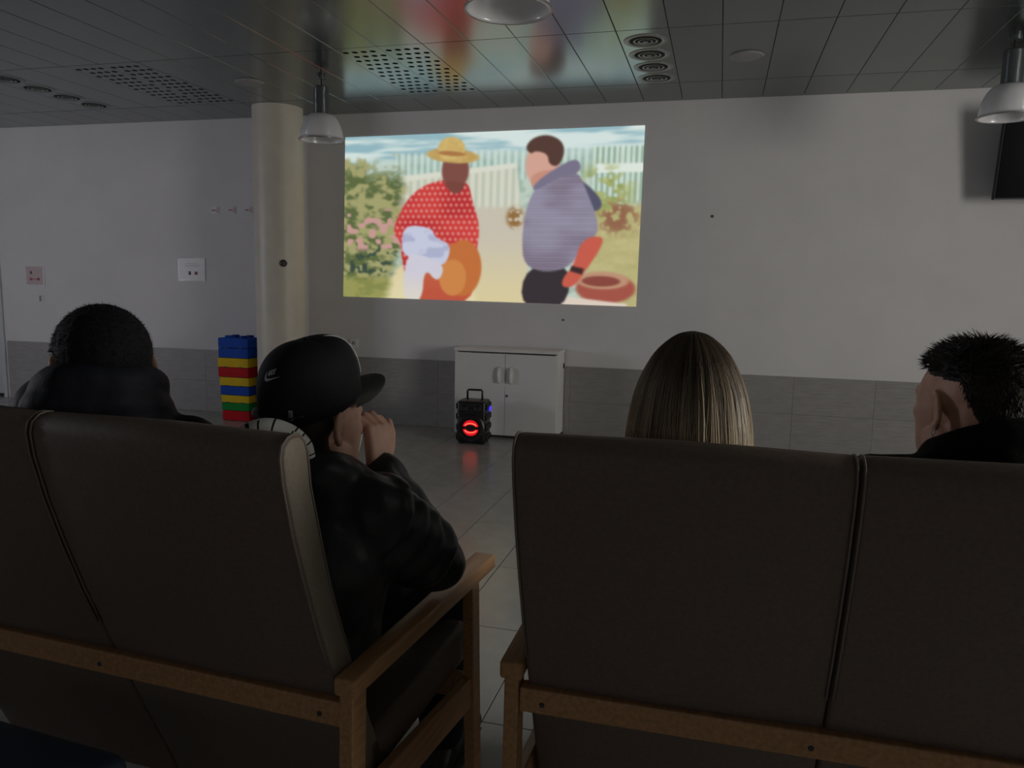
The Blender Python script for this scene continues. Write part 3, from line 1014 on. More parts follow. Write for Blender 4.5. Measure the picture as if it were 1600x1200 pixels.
for k, (cname, hgt, lab) in enumerate(layers):
    dx = [0.006, 0.004, 0.003, 0.0, -0.004, -0.010, -0.012, -0.006, -0.006][k]
    wd = [0.278, 0.284, 0.288, 0.296, 0.304, 0.312, 0.316, 0.308, 0.308][k]
    e = tag(empty('play_brick', (-4.215 + dx, 6.20, z)), lab, 'toy brick', 'coloured bricks stacked by the column')
    b = BM()
    box(b, -wd / 2, wd / 2, -0.105, 0.105, 0.003, hgt - 0.0005, 0.004)
    obj('brick_body', b, BMAT[cname], e)
    for s in (-1, 1):
        obj('finger_slot', box(BM(), s * 0.075 - 0.018, s * 0.075 + 0.018, -0.1065, -0.09, 0.0, 0.008), M_ink, e)
    if k == len(layers) - 1:
        for s in (-1, 1):
            for t in (-1, 1):
                b = BM()
                lathe(b, [(0, 0), (0.034, 0), (0.034, 0.018), (0.030, 0.021), (0, 0.021)], 20, (s * 0.075, t * 0.052, hgt - 0.001))
                obj('stud', b, BMAT[cname], e, smooth=40)
    z += hgt

# ------------------------------------------------------------------ benches
REAR = [(0.21, 0.190), (0.30, 0.150), (0.45, 0.082), (0.646, -0.001), (0.723, -0.033), (0.823, -0.069), (0.905, -0.096), (0.991, -0.118), (1.031, -0.123)]
FRONT = [(0.21, 0.262), (0.30, 0.228), (0.45, 0.152), (0.646, 0.066), (0.695, 0.043), (0.784, 0.008), (0.893, -0.024), (0.973, -0.047), (1.030, -0.054)]


def back_profile():
    top = [(-0.118, 1.050), (-0.104, 1.0605), (-0.090, 1.063), (-0.074, 1.0605), (-0.061, 1.048)]
    return [(y, zz) for zz, y in REAR] + top + [(y, zz) for zz, y in reversed(FRONT)]


def back_cushion(b, x0, x1, prof):
    """extruded pad; edges a little pulled in for soft corners"""
    cy = sum(p[0] for p in prof) / len(prof)
    rows = []
    for x, ins in ((x0, 0.006), (x0 + 0.003, 0.0015), (x0 + 0.010, 0.0), ((x0 + x1) / 2, -0.004), (x1 - 0.010, 0.0), (x1 - 0.003, 0.0015), (x1, 0.006)):
        ring = []
        n = len(prof)
        for i, (y, zz) in enumerate(prof):
            ya, za = prof[i - 1]
            yb, zb = prof[(i + 1) % n]
            ty, tz = yb - ya, zb - za
            L = math.hypot(ty, tz) or 1
            ny, nz = tz / L, -ty / L           # profile runs up the rear side then down the front: inward normal
            ring.append(b.verts.new((x, y + ny * ins, zz + nz * ins)))
        rows.append(ring)
    n = len(prof)
    for a, c in zip(rows[:-1], rows[1:]):
        for i in range(n):
            b.faces.new((a[i], a[(i + 1) % n], c[(i + 1) % n], c[i]))
    b.faces.new(rows[0])
    b.faces.new(rows[-1][::-1])
    return b


def make_bench(loc, rz, label, seats=2):
    e = tag(empty('upholstered_bench', loc, rz), label, 'bench', 'upholstered wooden benches')
    prof = back_profile()
    W = 0.5
    for s in (-1, 1):
        x0, x1 = (-W, -0.002) if s < 0 else (0.002, W)
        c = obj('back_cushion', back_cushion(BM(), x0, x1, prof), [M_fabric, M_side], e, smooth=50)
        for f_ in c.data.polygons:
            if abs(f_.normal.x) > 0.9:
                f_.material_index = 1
        for xx in (x0 + 0.003, x1 - 0.003):
            b = BM()
            pts = [(xx, y + (-0.0008), zz) for y, zz in prof[3:14]]
            pts += [(xx, y + 0.0008, zz) for y, zz in prof[14:20]]
            tube(b, pts, 0.0020, 6)
            obj('piping', b, M_piping, c, smooth=True)
        # seat pad
        b = BM()
        box(b, x0, x1, 0.0, 0.60, 0.0, 0.095, 0.018, 3, M=Matrix.Translation((0, 0.13, 0.345)) @ Matrix.Rotation(math.radians(3), 4, 'X') @ Matrix.Diagonal((1, 0.84, 1, 1)))
        obj('seat_cushion', b, M_fabric, e, smooth=50)
    for s in (-1, 1):
        xi, xo = 0.505, 0.547
        xm = s * (xi + xo) / 2
        # armrest
        b = BM()
        vs = [b.verts.new(p) for p in ((-0.021, 0, 0.596), (0.021, 0, 0.596), (0.021, 0, 0.630), (-0.021, 0, 0.630), (-0.027, 0.668, 0.594), (0.027, 0.668, 0.594), (0.027, 0.668, 0.630), (-0.027, 0.668, 0.630))]
        for q in ((0, 1, 2, 3), (7, 6, 5, 4), (0, 4, 5, 1), (1, 5, 6, 2), (2, 6, 7, 3), (3, 7, 4, 0)):
            b.faces.new([vs[i] for i in q])
        bmesh.ops.translate(b, verts=b.verts[:], vec=(xm, 0, 0))
        bmesh.ops.recalc_face_normals(b, faces=b.faces[:])
        bevel_all(b, 0.006)
        obj('armrest', b, M_wood, e, smooth=50)
        # rear post, slightly raked
        b = BM()
        quadbox(b, (xm, 0.030, 0.600), (xm, 0.012, 0.0), 0.026, 0.048, up=Vector((0, 1, 0)))
        bevel_all(b, 0.003)
        obj('rear_leg', b, M_wood, e)
        # front leg
        b = BM()
        quadbox(b, (xm, 0.570, 0.600), (xm, 0.605, 0.0), 0.026, 0.046, up=Vector((0, 1, 0)))
        bevel_all(b, 0.003)
        obj('front_leg', b, M_wood, e)
        # side rail under the seat
        b = BM()
        quadbox(b, (xm - s * 0.004, 0.035, 0.352), (xm - s * 0.004, 0.590, 0.312), 0.022, 0.075)
        bevel_all(b, 0.003)
        obj('side_rail', b, M_wood, e)
    # rear rail behind the back pads
    b = BM()
    quadbox(b, (-0.512, 0.028, 0.556), (0.512, 0.028, 0.556), 0.034, 0.046)
    bevel_all(b, 0.004)
    rr = obj('rear_rail', b, M_wood, e)
    for x in (-0.47, -0.02, 0.47):
        b = BM()
        lathe(b, [(0, 0), (0.005, 0), (0.004, 0.0015), (0, 0.0015)], 12)
        bmesh.ops.rotate(b, verts=b.verts[:], cent=(0, 0, 0), matrix=Matrix.Rotation(math.radians(90), 3, 'X'))
        bmesh.ops.translate(b, verts=b.verts[:], vec=(x, 0.0105, 0.552))
        obj('bolt', b, M_ink, rr)
    b = BM()
    quadbox(b, (-0.512, 0.575, 0.325), (0.512, 0.575, 0.325), 0.024, 0.06)
    bevel_all(b, 0.003)
    obj('front_rail', b, M_wood, e)
    return e


make_bench((-1.1008, 1.151, 0), math.radians(-4.0), 'brown upholstered two-seat wooden bench at left, seating the two men')
make_bench((0.202, 1.255, 0), 0.0, 'brown upholstered two-seat wooden bench at right, seating the blonde person')

# dark blue chair behind the left bench, only its seat reaches into the frame
ch_ = tag(empty('dark_blue_stool', (-1.14, 0.725, 0), math.radians(-5)), 'dark blue padded seat in the bottom left corner behind the bench', 'stool')
b = BM()
box(b, -0.26, 0.26, -0.25, 0.25, 0.46, 0.55, 0.025, 3)
obj('seat_pad', b, M_blue_seat, ch_, smooth=50)
for sx in (-1, 1):
    for sy in (-1, 1):
        b = BM()
        quadbox(b, (sx * 0.21, sy * 0.20, 0.465), (sx * 0.235, sy * 0.225, 0.0), 0.03, 0.03, up=Vector((0, 1, 0)))
        obj('leg', b, M_black, ch_)
# ------------------------------------------------------------------ people
M_skin = mat('skin', (0.56, 0.32, 0.235), 0.5, var=0.08, scale=30, bump=0.05, bscale=300, spec=0.4)
M_jacket = mat('black_jacket', (0.024, 0.024, 0.027), 0.45, var=0.15, scale=25, bump=0.15, bscale=120, spec=0.4)
M_navy = mat('dark_navy_jacket', (0.009, 0.010, 0.016), 0.7, var=0.15, scale=25, bump=0.2, bscale=160, spec=0.25)
M_hoodie = mat('black_hoodie', (0.005, 0.005, 0.005), 0.85, var=0.15, scale=40, bump=0.2, bscale=240, spec=0.15)
M_trouser = mat('dark_trousers', (0.014, 0.015, 0.02), 0.8, var=0.15, scale=60, bump=0.2, bscale=300, spec=0.2)
M_shoe = mat('black_shoe', (0.010, 0.010, 0.010), 0.5, var=0.1)
M_sole = mat('shoe_sole', (0.03, 0.03, 0.03), 0.7, var=0.1)
M_cap = mat('black_cap_cloth', (0.0085, 0.0085, 0.013), 0.7, var=0.12, scale=60, bump=0.2, bscale=400, spec=0.3)
M_cloth_white = mat('white_cloth', (0.80, 0.78, 0.74), 0.8, var=0.05, scale=30)
M_thread = mat('grey_embroidery', (0.62, 0.62, 0.66), 0.7, var=0.05)
M_eye = mat('eye_white', (0.7, 0.68, 0.66), 0.2, var=0.02)
M_iris = mat('iris', (0.05, 0.03, 0.02), 0.15, var=0.1)
M_hair = attr_mat('hair_strands', 0.42)


def v3(*a):
    return Vector(a)


def add_ball(bm, c, r, rot=None, seg=14):
    """ellipsoid, r scalar or triple"""
    rr = (r, r, r) if not hasattr(r, '__len__') else r
    Mx = Matrix.Translation(Vector(c)) @ (rot.to_4x4() if rot is not None else Matrix.Identity(4)) @ Matrix.Diagonal((*rr, 1))
    bmesh.ops.create_uvsphere(bm, u_segments=seg, v_segments=max(8, seg * 2 // 3), radius=1.0, matrix=Mx)


def add_cap(bm, p0, p1, r0, r1, seg=14):
    p0, p1 = Vector(p0), Vector(p1)
    d = p1 - p0
    L = d.length
    if L < 1e-5:
        return
    q = d.to_track_quat('Z', 'Y').to_matrix().to_4x4()
    prof = []
    for k in range(6):
        a = math.pi / 2 * (1 - k / 5)
        prof.append((r0 * math.cos(a), -r0 * math.sin(a)))
    for k in range(6):
        a = math.pi / 2 * (k / 5)
        prof.append((r1 * math.cos(a), L + r1 * math.sin(a)))
    n0 = len(bm.verts)
    bb = BM()
    lathe(bb, prof, seg)
    bmesh.ops.transform(bb, matrix=Matrix.Translation(p0) @ q, verts=bb.verts[:])
    tmp = bpy.data.meshes.new('t')
    bb.to_mesh(tmp)
    bb.free()
    bm.from_mesh(tmp)
    bpy.data.meshes.remove(tmp)


def chain(bm, pts, rad):
    for a, b_, r0, r1 in zip(pts[:-1], pts[1:], rad[:-1], rad[1:]):
        add_cap(bm, a, b_, r0, r1)


def fuse(bm, voxel, smooth_it=4, factor=0.5):
    """voxel-merge all the volumes into one continuous skin"""
    bmesh.ops.recalc_face_normals(bm, faces=bm.faces[:])
    me = bpy.data.meshes.new('volume')
    bm.to_mesh(me)
    bm.free()
    o = bpy.data.objects.new('volume', me)
    C.objects.link(o)
    md = o.modifiers.new('r', 'REMESH')
    md.mode = 'VOXEL'
    md.voxel_size = voxel
    md.use_smooth_shade = True
    if smooth_it:
        sm = o.modifiers.new('s', 'SMOOTH')
        sm.iterations = smooth_it
        sm.factor = factor
    dg = bpy.context.evaluated_depsgraph_get()
    out = bpy.data.meshes.new_from_object(o.evaluated_get(dg))
    bpy.data.objects.remove(o)
    bpy.data.meshes.remove(me)
    out.shade_smooth()
    return out


def get_co(me):
    a = np.empty(len(me.vertices) * 3, np.float32)
    me.vertices.foreach_get('co', a)
    return a.reshape(-1, 3)


def set_co(me, co):
    me.vertices.foreach_set('co', np.ascontiguousarray(co, np.float32).ravel())
    me.update()


def get_no(me):
    a = np.empty(len(me.vertices) * 3, np.float32)
    me.vertices.foreach_get('normal', a)
    return a.reshape(-1, 3)


def wrinkle(me, amp, scale, seed=0.0, stretch=(1, 1, 1)):
    co, no = get_co(me), get_no(me)
    d = np.array([mnoise.noise(Vector((float(c[0] * scale * stretch[0] + seed), float(c[1] * scale * stretch[1]), float(c[2] * scale * stretch[2])))) +
                  0.5 * mnoise.noise(Vector((float(c[0] * scale * 2.3), float(c[1] * scale * 2.3 + seed), float(c[2] * scale * 2.3)))) for c in co])
    set_co(me, co + no * (amp * d)[:, None])


def head_matrix(c, yaw, pitch=0, roll=0):
    """yaw clockwise from +Y in degrees, pitch nods forward, roll leans to the person's right"""
    return Matrix.Translation(Vector(c)) @ Matrix.Rotation(math.radians(-yaw), 4, 'Z') @ Matrix.Rotation(math.radians(-pitch), 4, 'X') @ Matrix.Rotation(math.radians(roll), 4, 'Y')


def add_head(bm, Hm, neck_base):
    R3 = Hm.to_3x3()

    def P(x, y, z):
        return Hm @ Vector((x, y, z))

    def B(c, r, rot=None):
        add_ball(bm, P(*c), r, R3 if rot is None else R3 @ rot, 20)
    B((0, -0.014, 0.034), (0.0755, 0.096, 0.081))          # cranium
    B((0, -0.040, 0.000), (0.066, 0.062, 0.070))           # occiput
    B((0, 0.034, 0.002), (0.070, 0.060, 0.088))            # face block
    B((0, 0.030, -0.056), (0.056, 0.058, 0.052))           # jaw
    B((0, 0.068, -0.094), (0.026, 0.024, 0.021))           # chin
    for s in (-1, 1):
        B((s * 0.047, 0.052, -0.016), (0.022, 0.024, 0.020))
        add_cap(bm, P(s * 0.048, 0.046, -0.012), P(s * 0.041, 0.050, -0.078), 0.022, 0.021)            # cheekbones
        B((s * 0.053, 0.016, -0.064), (0.015, 0.034, 0.028))            # jaw angle
        B((s * 0.012, 0.101, -0.031), (0.009, 0.010, 0.008))            # nostrils
        # ear: plate, rim and lobe
        E = Matrix.Rotation(math.radians(s * 22), 3, 'Z') @ Matrix.Rotation(math.radians(-10), 3, 'X')
        B((s * 0.080, -0.014, -0.004), (0.0062, 0.0165, 0.029), E)
        pts = []
        for k in range(13):
            a = math.radians(-50 + 222 * k / 12)
            q = E @ Vector((s * 0.004, -math.cos(math.radians(90) - a) * 0.017, math.cos(a) * 0.030))
            pts.append(P(s * 0.080 + q.x, -0.014 + q.y, -0.002 + q.z))
        for a_, b_ in zip(pts[:-1], pts[1:]):
            add_cap(bm, a_, b_, 0.0046, 0.0046, 8)
        B((s * 0.079, -0.010, -0.032), (0.0065, 0.010, 0.011))
    chain(bm, [P(0, 0.094, 0.016), P(0, 0.104, -0.008), P(0, 0.109, -0.028)], [0.0085, 0.0095, 0.0115])   # nose
    chain(bm, [P(-0.052, 0.066, 0.022), P(-0.022, 0.083, 0.025), P(0.022, 0.083, 0.025), P(0.052, 0.066, 0.022)], [0.008, 0.012, 0.012, 0.008])  # brow
    chain(bm, [P(-0.022, 0.083, -0.060), P(0, 0.092, -0.056), P(0.022, 0.083, -0.060)], [0.005, 0.0075, 0.005])    # upper lip
    chain(bm, [P(-0.020, 0.081, -0.068), P(0, 0.089, -0.070), P(0.020, 0.081, -0.068)], [0.005, 0.0078, 0.005])    # lower lip
    chain(bm, [P(0, -0.030, -0.035), P(0, -0.022, -0.085), Vector(neck_base)], [0.056, 0.054, 0.062])


def carve_face(me, Hm):
    """eye sockets, temple hollows, mouth line and the concha of the ears"""
    co = get_co(me)
    Mi = np.array(Hm.inverted())
    h = co @ Mi[:3, :3].T + Mi[:3, 3]
    F = np.array(Hm.to_3x3())
    push = np.zeros_like(h)
    for s in (-1, 1):
        d2 = ((h[:, 0] - s * 0.031) / 0.017) ** 2 + ((h[:, 1] - 0.088) / 0.03) ** 2 + ((h[:, 2] - 0.004) / 0.011) ** 2
        push[:, 1] -= 0.010 * np.exp(-d2)
        d2 = ((h[:, 0] - s * 0.087) / 0.008) ** 2 + ((h[:, 1] + 0.008) / 0.008) ** 2 + ((h[:, 2] + 0.006) / 0.013) ** 2
        push[:, 0] -= s * 0.006 * np.exp(-d2)
    d2 = (h[:, 0] / 0.026) ** 2 + ((h[:, 1] - 0.093) / 0.02) ** 2 + ((h[:, 2] + 0.063) / 0.0028) ** 2
    push[:, 1] -= 0.004 * np.exp(-d2)
    set_co(me, co + push @ F.T)
    return h


def add_hand(bm, W, d, n, thumb, curl=(0.5, 0.6, 0.4), spread=0.020, thumb_in=0.5):
    """palm with four unequal bent fingers and a thumb leaving its side; d along the hand, n out of the palm"""
    W, d, n = Vector(W), Vector(d).normalized(), Vector(n)
    n = (n - d * n.dot(d)).normalized()
    l = d.cross(n).normalized() * thumb
    for i in range(4):
        o = 1.5 - i
        base = W + d * 0.004 + l * o * 0.012
        kn = W + d * (0.084 - 0.004 * abs(o - 0.5)) + l * o * spread
        chain(bm, [base, kn], [0.0135, 0.0118])
        p, ang = kn, 0.0
        for k, (L, r0, r1) in enumerate(((0.041, 0.0102, 0.0092), (0.026, 0.0092, 0.0084), (0.020, 0.0084, 0.0072))):
            ang += curl[k]
            L *= (0.93, 1.05, 1.0, 0.80)[i]
            q = p + (d * math.cos(ang) + n * math.sin(ang) + l * o * 0.05).normalized() * L
            chain(bm, [p, q], [r0, r1])
            p = q
    t0 = W + d * 0.020 + l * 0.020
    t1 = t0 + (d * 0.62 + l * 0.62 + n * 0.35).normalized() * 0.042
    t2 = t1 + (d * 0.85 + l * (0.35 - 0.3 * thumb_in) + n * 0.5 * thumb_in).normalized() * 0.033
    t3 = t2 + (d * 0.9 + l * (0.1 - 0.3 * thumb_in) + n * 0.7 * thumb_in).normalized() * 0.026
    chain(bm, [t0, t1, t2, t3], [0.0145, 0.0120, 0.0105, 0.0085])


def strands(name, roots, dirs, lengths, tone, parent, rad=0.0011, seg=4, droop=0.3, jitter=0.3, rs=None):
    """short tapering three-sided strands with a colour of their own"""
    n = len(roots)
    V, Fc, Cc = [], [], []
    rs = rs or random.Random(5)
    for i in range(n):
        p = Vector(roots[i])
        d = Vector(dirs[i]).normalized()
        d = (d + Vector((rs.uniform(-1, 1), rs.uniform(-1, 1), rs.uniform(-1, 1))) * jitter).normalized()
        s = d.cross(Vector((0.3, 0.2, 0.9))).normalized()
        t = d.cross(s)
        L = lengths[i] * rs.uniform(0.7, 1.2)
        base = len(V)
        for k in range(seg + 1):
            f_ = k / seg
            r = rad * (1 - 0.85 * f_)
            for a in (0, 2.094, 4.189):
                V.append(p + s * math.cos(a) * r + t * math.sin(a) * r)
                Cc.append(tone[i])
            d = (d + Vector((0, 0, -1)) * droop / seg).normalized()
            p = p + d * (L / seg)
        for k in range(seg):
            for j in range(3):
                a, b_ = base + k * 3 + j, base + k * 3 + (j + 1) % 3
                Fc.append((a, b_, b_ + 3, a + 3))
    return strand_mesh(name, V, Fc, Cc, parent)


def strand_mesh(name, V, Fc, Cc, parent):
    me = bpy.data.meshes.new(name)
    me.from_pydata([tuple(v) for v in V], [], Fc)
    at = me.color_attributes.new('col', 'FLOAT_COLOR', 'POINT')
    buf = np.ones((len(V), 4), np.float32)
    buf[:, :3] = np.array(Cc)
    at.data.foreach_set('color', buf.ravel())
    me.materials.append(M_hair)
    me.shade_smooth()
    return tag(obj(name, me, None, parent), kind='stuff')


def scalp_shell(name, body, h, mask, thick, m, parent, Hm, rough=0.0):
    """lift the masked part of the head's skin into a cap of hair"""
    co, no = get_co(body), get_no(body)
    idx = np.full(len(co), -1)
    loops = np.empty(len(body.loops), np.int32)
    body.loops.foreach_get('vertex_index', loops)
    st = np.empty(len(body.polygons), np.int32)
    tot = np.empty(len(body.polygons), np.int32)
    body.polygons.foreach_get('loop_start', st)
    body.polygons.foreach_get('loop_total', tot)
    faces = []
    for s, t in zip(st, tot):
        vs = loops[s:s + t]
        if (mask[vs] > 0).all():
            faces.append(vs)
    used = np.unique(np.concatenate(faces))
    idx[used] = np.arange(len(used))
    off = thick * np.clip(mask[used], 0, 1)
    if rough:
        off = off + rough * rng.standard_normal(len(used)) * np.clip(mask[used], 0, 1)
    nc = co[used] + no[used] * (off + 0.0006)[:, None]
    me = bpy.data.meshes.new(name)
    me.from_pydata(nc.tolist(), [], [tuple(int(idx[v]) for v in f) for f in faces])
    me.materials.append(m)
    me.shade_smooth()
    return obj(name, me, None, parent)


def sm(a, b, x):
    t = np.clip((x - a) / (b - a), 0, 1)
    return t * t * (3 - 2 * t)


def build_person(label, Hm, J, jacket_mat, jk=None, hands=True, hand_fn=None, extra_jacket=None, jrad=1.0, voxel=0.0048, jvox=0.0075, wr=(0.004, 14), hood=None):
    """J: neck, chest, pelvis, shoulders/elbows/wrists/hips/knees/ankles (R then L)"""
    base = J['pelvis']
    root = tag(empty('person', (base[0], base[1], 0)), label, 'person', 'people watching the film')
    off = Matrix.Translation(-root.location)
    bm = BM()
    add_head(bm, Hm, J['neck'])
    nk, chs, pv = Vector(J['neck']), Vector(J['chest']), Vector(J['pelvis'])
    for i, s in enumerate((1, -1)):
        sh, el, wr_ = (Vector(J[k][i]) for k in ('sh', 'el', 'wr'))
        hp, kn, an = (Vector(J[k][i]) for k in ('hip', 'knee', 'ankle'))
        sd = (Vector(J['sh'][0]) - Vector(J['sh'][1])).normalized() * s
        chain(bm, [nk + sd * 0.02, sh], [0.045, 0.050])
        chain(bm, [sh, el, wr_], [0.048, 0.038, 0.026])
        chain(bm, [pv + sd * 0.07, chs + sd * 0.07, nk + sd * 0.05], [0.095, 0.095, 0.06])
        chain(bm, [hp, kn, an], [0.078, 0.054, 0.038])
        toe = J['toe'][i]
        chain(bm, [an, toe], [0.036, 0.030])
    if hand_fn:
        hand_fn(bm)
    body = fuse(bm, voxel, 3)
    h = carve_face(body, Hm)
    body.materials.append(M_skin)
    bo = obj('body', body, None, root)
    # jacket
    bm = BM()
    for i, s in enumerate((1, -1)):
        sh, el, wr_ = (Vector(J[k][i]) for k in ('sh', 'el', 'wr'))
        sd = (Vector(J['sh'][0]) - Vector(J['sh'][1])).normalized() * s
        chain(bm, [pv + sd * 0.07 + v3(0, 0, -0.02), chs + sd * 0.075, nk + sd * 0.055 + v3(0, 0, -0.02)], [0.128 * jrad, 0.128 * jrad, 0.085])
        chain(bm, [nk + sd * 0.03 + v3(0, 0, -0.015), sh], [0.074, 0.074 * jrad])
        chain(bm, [sh, el, el.lerp(wr_, 0.93)], [0.074 * jrad, 0.060 * jrad, 0.044 * jrad])
    if extra_jacket:
        extra_jacket(bm)
    jm = fuse(bm, jvox, 5)
    if wr:
        wrinkle(jm, wr[0], wr[1], 3.1)
    jm.materials.append(jacket_mat)
    jo = obj('jacket', jm, None, root)
    # trousers
    bm = BM()
    for i, s in enumerate((1, -1)):
        hp, kn, an = (Vector(J[k][i]) for k in ('hip', 'knee', 'ankle'))
        chain(bm, [pv + v3(0, 0, -0.01), hp, kn, kn.lerp(an, 0.92)], [0.125, 0.098, 0.074, 0.060])
    tm = fuse(bm, 0.009, 4)
    wrinkle(tm, 0.003, 16, 7.7)
    tm.materials.append(M_trouser)
    obj('trousers', tm, None, root)
    for i in range(2):
        an, toe = Vector(J['ankle'][i]), Vector(J['toe'][i])
        fd = (toe - an)
        fd.z = 0
        fd.normalize()
        bm = BM()
        heel = Vector((an.x, an.y, 0.05)) - fd * 0.03
        chain(bm, [an + v3(0, 0, 0.01), heel, heel + fd * 0.12, heel + fd * 0.215], [0.046, 0.046, 0.045, 0.036])
        smh = fuse(bm, 0.008, 4)
        co = get_co(smh)
        co[:, 2] = np.maximum(co[:, 2], 0.012)
        set_co(smh, co)
        smh.materials.append(M_shoe)
        so = obj('shoe', smh, None, root)
        b2 = BM()
        tube(b2, [heel - fd * 0.045 + v3(0, 0, -0.04), heel + v3(0, 0, -0.04), heel + fd * 0.12 + v3(0, 0, -0.04), heel + fd * 0.245 + v3(0, 0, -0.04)], [0.030, 0.046, 0.048, 0.026], 12, flat=0.22)
        obj('sole', b2, M_sole, so, smooth=True)
    for s in (-1, 1):
        b2 = BM()
        add_ball(b2, Hm @ v3(s * 0.031, 0.0765, 0.004), 0.0122, seg=16)
        ey = obj('eye', b2, M_eye, root, smooth=True)
        b2 = BM()
        add_ball(b2, Hm @ v3(s * 0.031, 0.0845, 0.004), (0.0055, 0.0050, 0.0055), Hm.to_3x3(), 12)
        obj('iris', b2, M_iris, ey, smooth=True)
    for s in (-1, 1):
        b2 = BM()
        tube(b2, [Hm @ v3(s * x, y, z_) for x, y, z_ in ((0.014, 0.0925, 0.024), (0.028, 0.0895, 0.029), (0.042, 0.080, 0.027), (0.050, 0.071, 0.021))], [0.0028, 0.0042, 0.0038, 0.002], 6)
        obj('eyebrow', b2, M_ink, root, smooth=True)
    # re-anchor all parts on the root without moving them
    for ch in root.children_recursive:
        if ch.parent == root:
            ch.matrix_parent_inverse = off
    return root, body, h, jo


def fit(root):
    off = Matrix.Translation(-root.location)
    for ch in root.children:
        ch.matrix_parent_inverse = off


def seated(pv, fwd_deg, lean_knee=0.0):
    """default legs for a seated person: hips, knees, ankles, toes (R, L)"""
    a = math.radians(fwd_deg)
    f_, r_ = v3(math.sin(a), math.cos(a), 0), v3(math.cos(a), -math.sin(a), 0)
    pv = Vector(pv)
    hip = [pv + r_ * s * 0.085 + v3(0, 0, -0.02) for s in (1, -1)]
    knee = [pv + r_ * s * 0.13 + f_ * 0.43 + v3(0, 0, -0.03) for s in (1, -1)]
    ankle = [Vector((k.x, k.y, 0.085)) + f_ * 0.03 + r_ * 0 for k in knee]
    toe = [Vector((k.x, k.y, 0.045)) + f_ * 0.13 for k in ankle]
    return dict(hip=hip, knee=knee, ankle=ankle, toe=toe)


def ring_pts(c, rx, ry, tilt, yaw, n=24):
    """closed loop round the neck; tilt lowers the front"""
    a = math.radians(yaw)
    f_, r_ = v3(math.sin(a), math.cos(a), 0), v3(math.cos(a), -math.sin(a), 0)
    out = []
    for k in range(n):
        t = 2 * math.pi * k / n
        out.append(Vector(c) + r_ * rx * math.sin(t) + f_ * ry * math.cos(t) + v3(0, 0, -tilt * math.cos(t)))
    return out


def add_ring(bm, c, rx, ry, tilt, yaw, r):
    p = ring_pts(c, rx, ry, tilt, yaw)
    tube(bm, p, r, 10, closed=True)


# ---- man at far left in a dark jacket, short dark hair
H1 = head_matrix((-1.125, 1.212, 1.118), -55, 4, 0)
pv = (-1.25, 1.39, 0.60)
J1 = dict(neck=(-1.128, 1.205, 0.985), chest=(-1.16, 1.285, 0.82), pelvis=pv,
          sh=[(-0.985, 1.265, 0.955), (-1.258, 1.225, 1.028)],
          el=[(-1.09, 1.46, 0.76), (-1.44, 1.42, 0.90)],
          wr=[(-1.19, 1.62, 0.68), (-1.31, 1.46, 1.02)], **seated(pv, -4))


def hands1(bm):
    add_hand(bm, J1['wr'][0], (-0.6, 0.8, -0.1), (0, -0.2, -1), -1)
    add_hand(bm, J1['wr'][1], (0.5, -0.55, 0.55), (0.8, -0.4, 0.1), 1, (0.4, 0.5, 0.4))


def col1(bm):
    add_ring(bm, (-1.120, 1.200, 1.082), 0.086, 0.080, 0.030, -40, 0.036)
    add_ring(bm, (-1.122, 1.196, 1.040), 0.094, 0.085, 0.030, -35, 0.042)
    add_ring(bm, (-1.125, 1.200, 0.995), 0.104, 0.080, 0.020, -30, 0.050)


p1, b1, h1, _ = build_person('man with short dark hair and dark jacket, seated farthest left', H1, J1, M_navy, hand_fn=hands1, extra_jacket=col1, wr=(0.005, 12))
M_buzz = mat('dark_short_hair', (0.010, 0.009, 0.011), 0.75, var=0.3, scale=220, bump=0.5, bscale=500, spec=0.2)
line1 = np.where(h1[:, 1] > 0.03, 0.062 - 0.2 * np.abs(h1[:, 1] - 0.085), np.where(np.abs(h1[:, 0]) > 0.05, np.where(h1[:, 1] > -0.03, 0.022, -0.055), -0.075))
mask1 = np.where((h1[:, 2] > -0.09) & (np.abs(h1[:, 0]) < 0.0795), sm(0, 0.02, h1[:, 2] - line1), 0)
scalp_shell('hair', b1, h1, mask1, 0.0085, M_buzz, p1, H1, 0.0006)
ok = np.where(mask1 > 0.4)[0]
pick = rng.choice(ok, 2600)
co1, no1 = get_co(b1), get_no(b1)
strands('hair_fuzz', co1[pick] + no1[pick] * 0.006, no1[pick] + np.array([0, 0, -0.2]), np.full(2600, 0.008), [np.array((0.012, 0.011, 0.013)) * random.uniform(0.6, 1.8) for _ in pick], p1, rad=0.0006, seg=2, jitter=0.5)
fit(p1)

# ---- man in the cap, elbow on the armrest, hand at his mouth
CAPC = Vector((-0.762, 1.365, 1.046))
HC = head_matrix(CAPC, 20, -5, 0)
H2 = head_matrix(CAPC + Vector((0, 0, -0.027)), 20, 3, 0)
pv = (-0.83, 1.365, 0.60)
J2 = dict(neck=(-0.757, 1.318, 0.905), chest=(-0.79, 1.320, 0.78), pelvis=pv,
          sh=[(-0.625, 1.315, 0.855), (-0.905, 1.385, 0.868)],
          el=[(-0.556, 1.505, 0.700), (-0.965, 1.56, 0.70)],
          wr=[(-0.660, 1.440, 0.915), (-0.86, 1.66, 0.66)], **seated(pv, 6))


def hands2(bm):
    add_hand(bm, J2['wr'][0], (-0.16, 0.30, 0.94), (-0.90, 0.40, 0.05), -1, (0.75, 0.85, 0.6), 0.0180, 0.3)
    add_hand(bm, J2['wr'][1], (0.5, 0.8, -0.15), (0.1, -0.1, -1), 1)


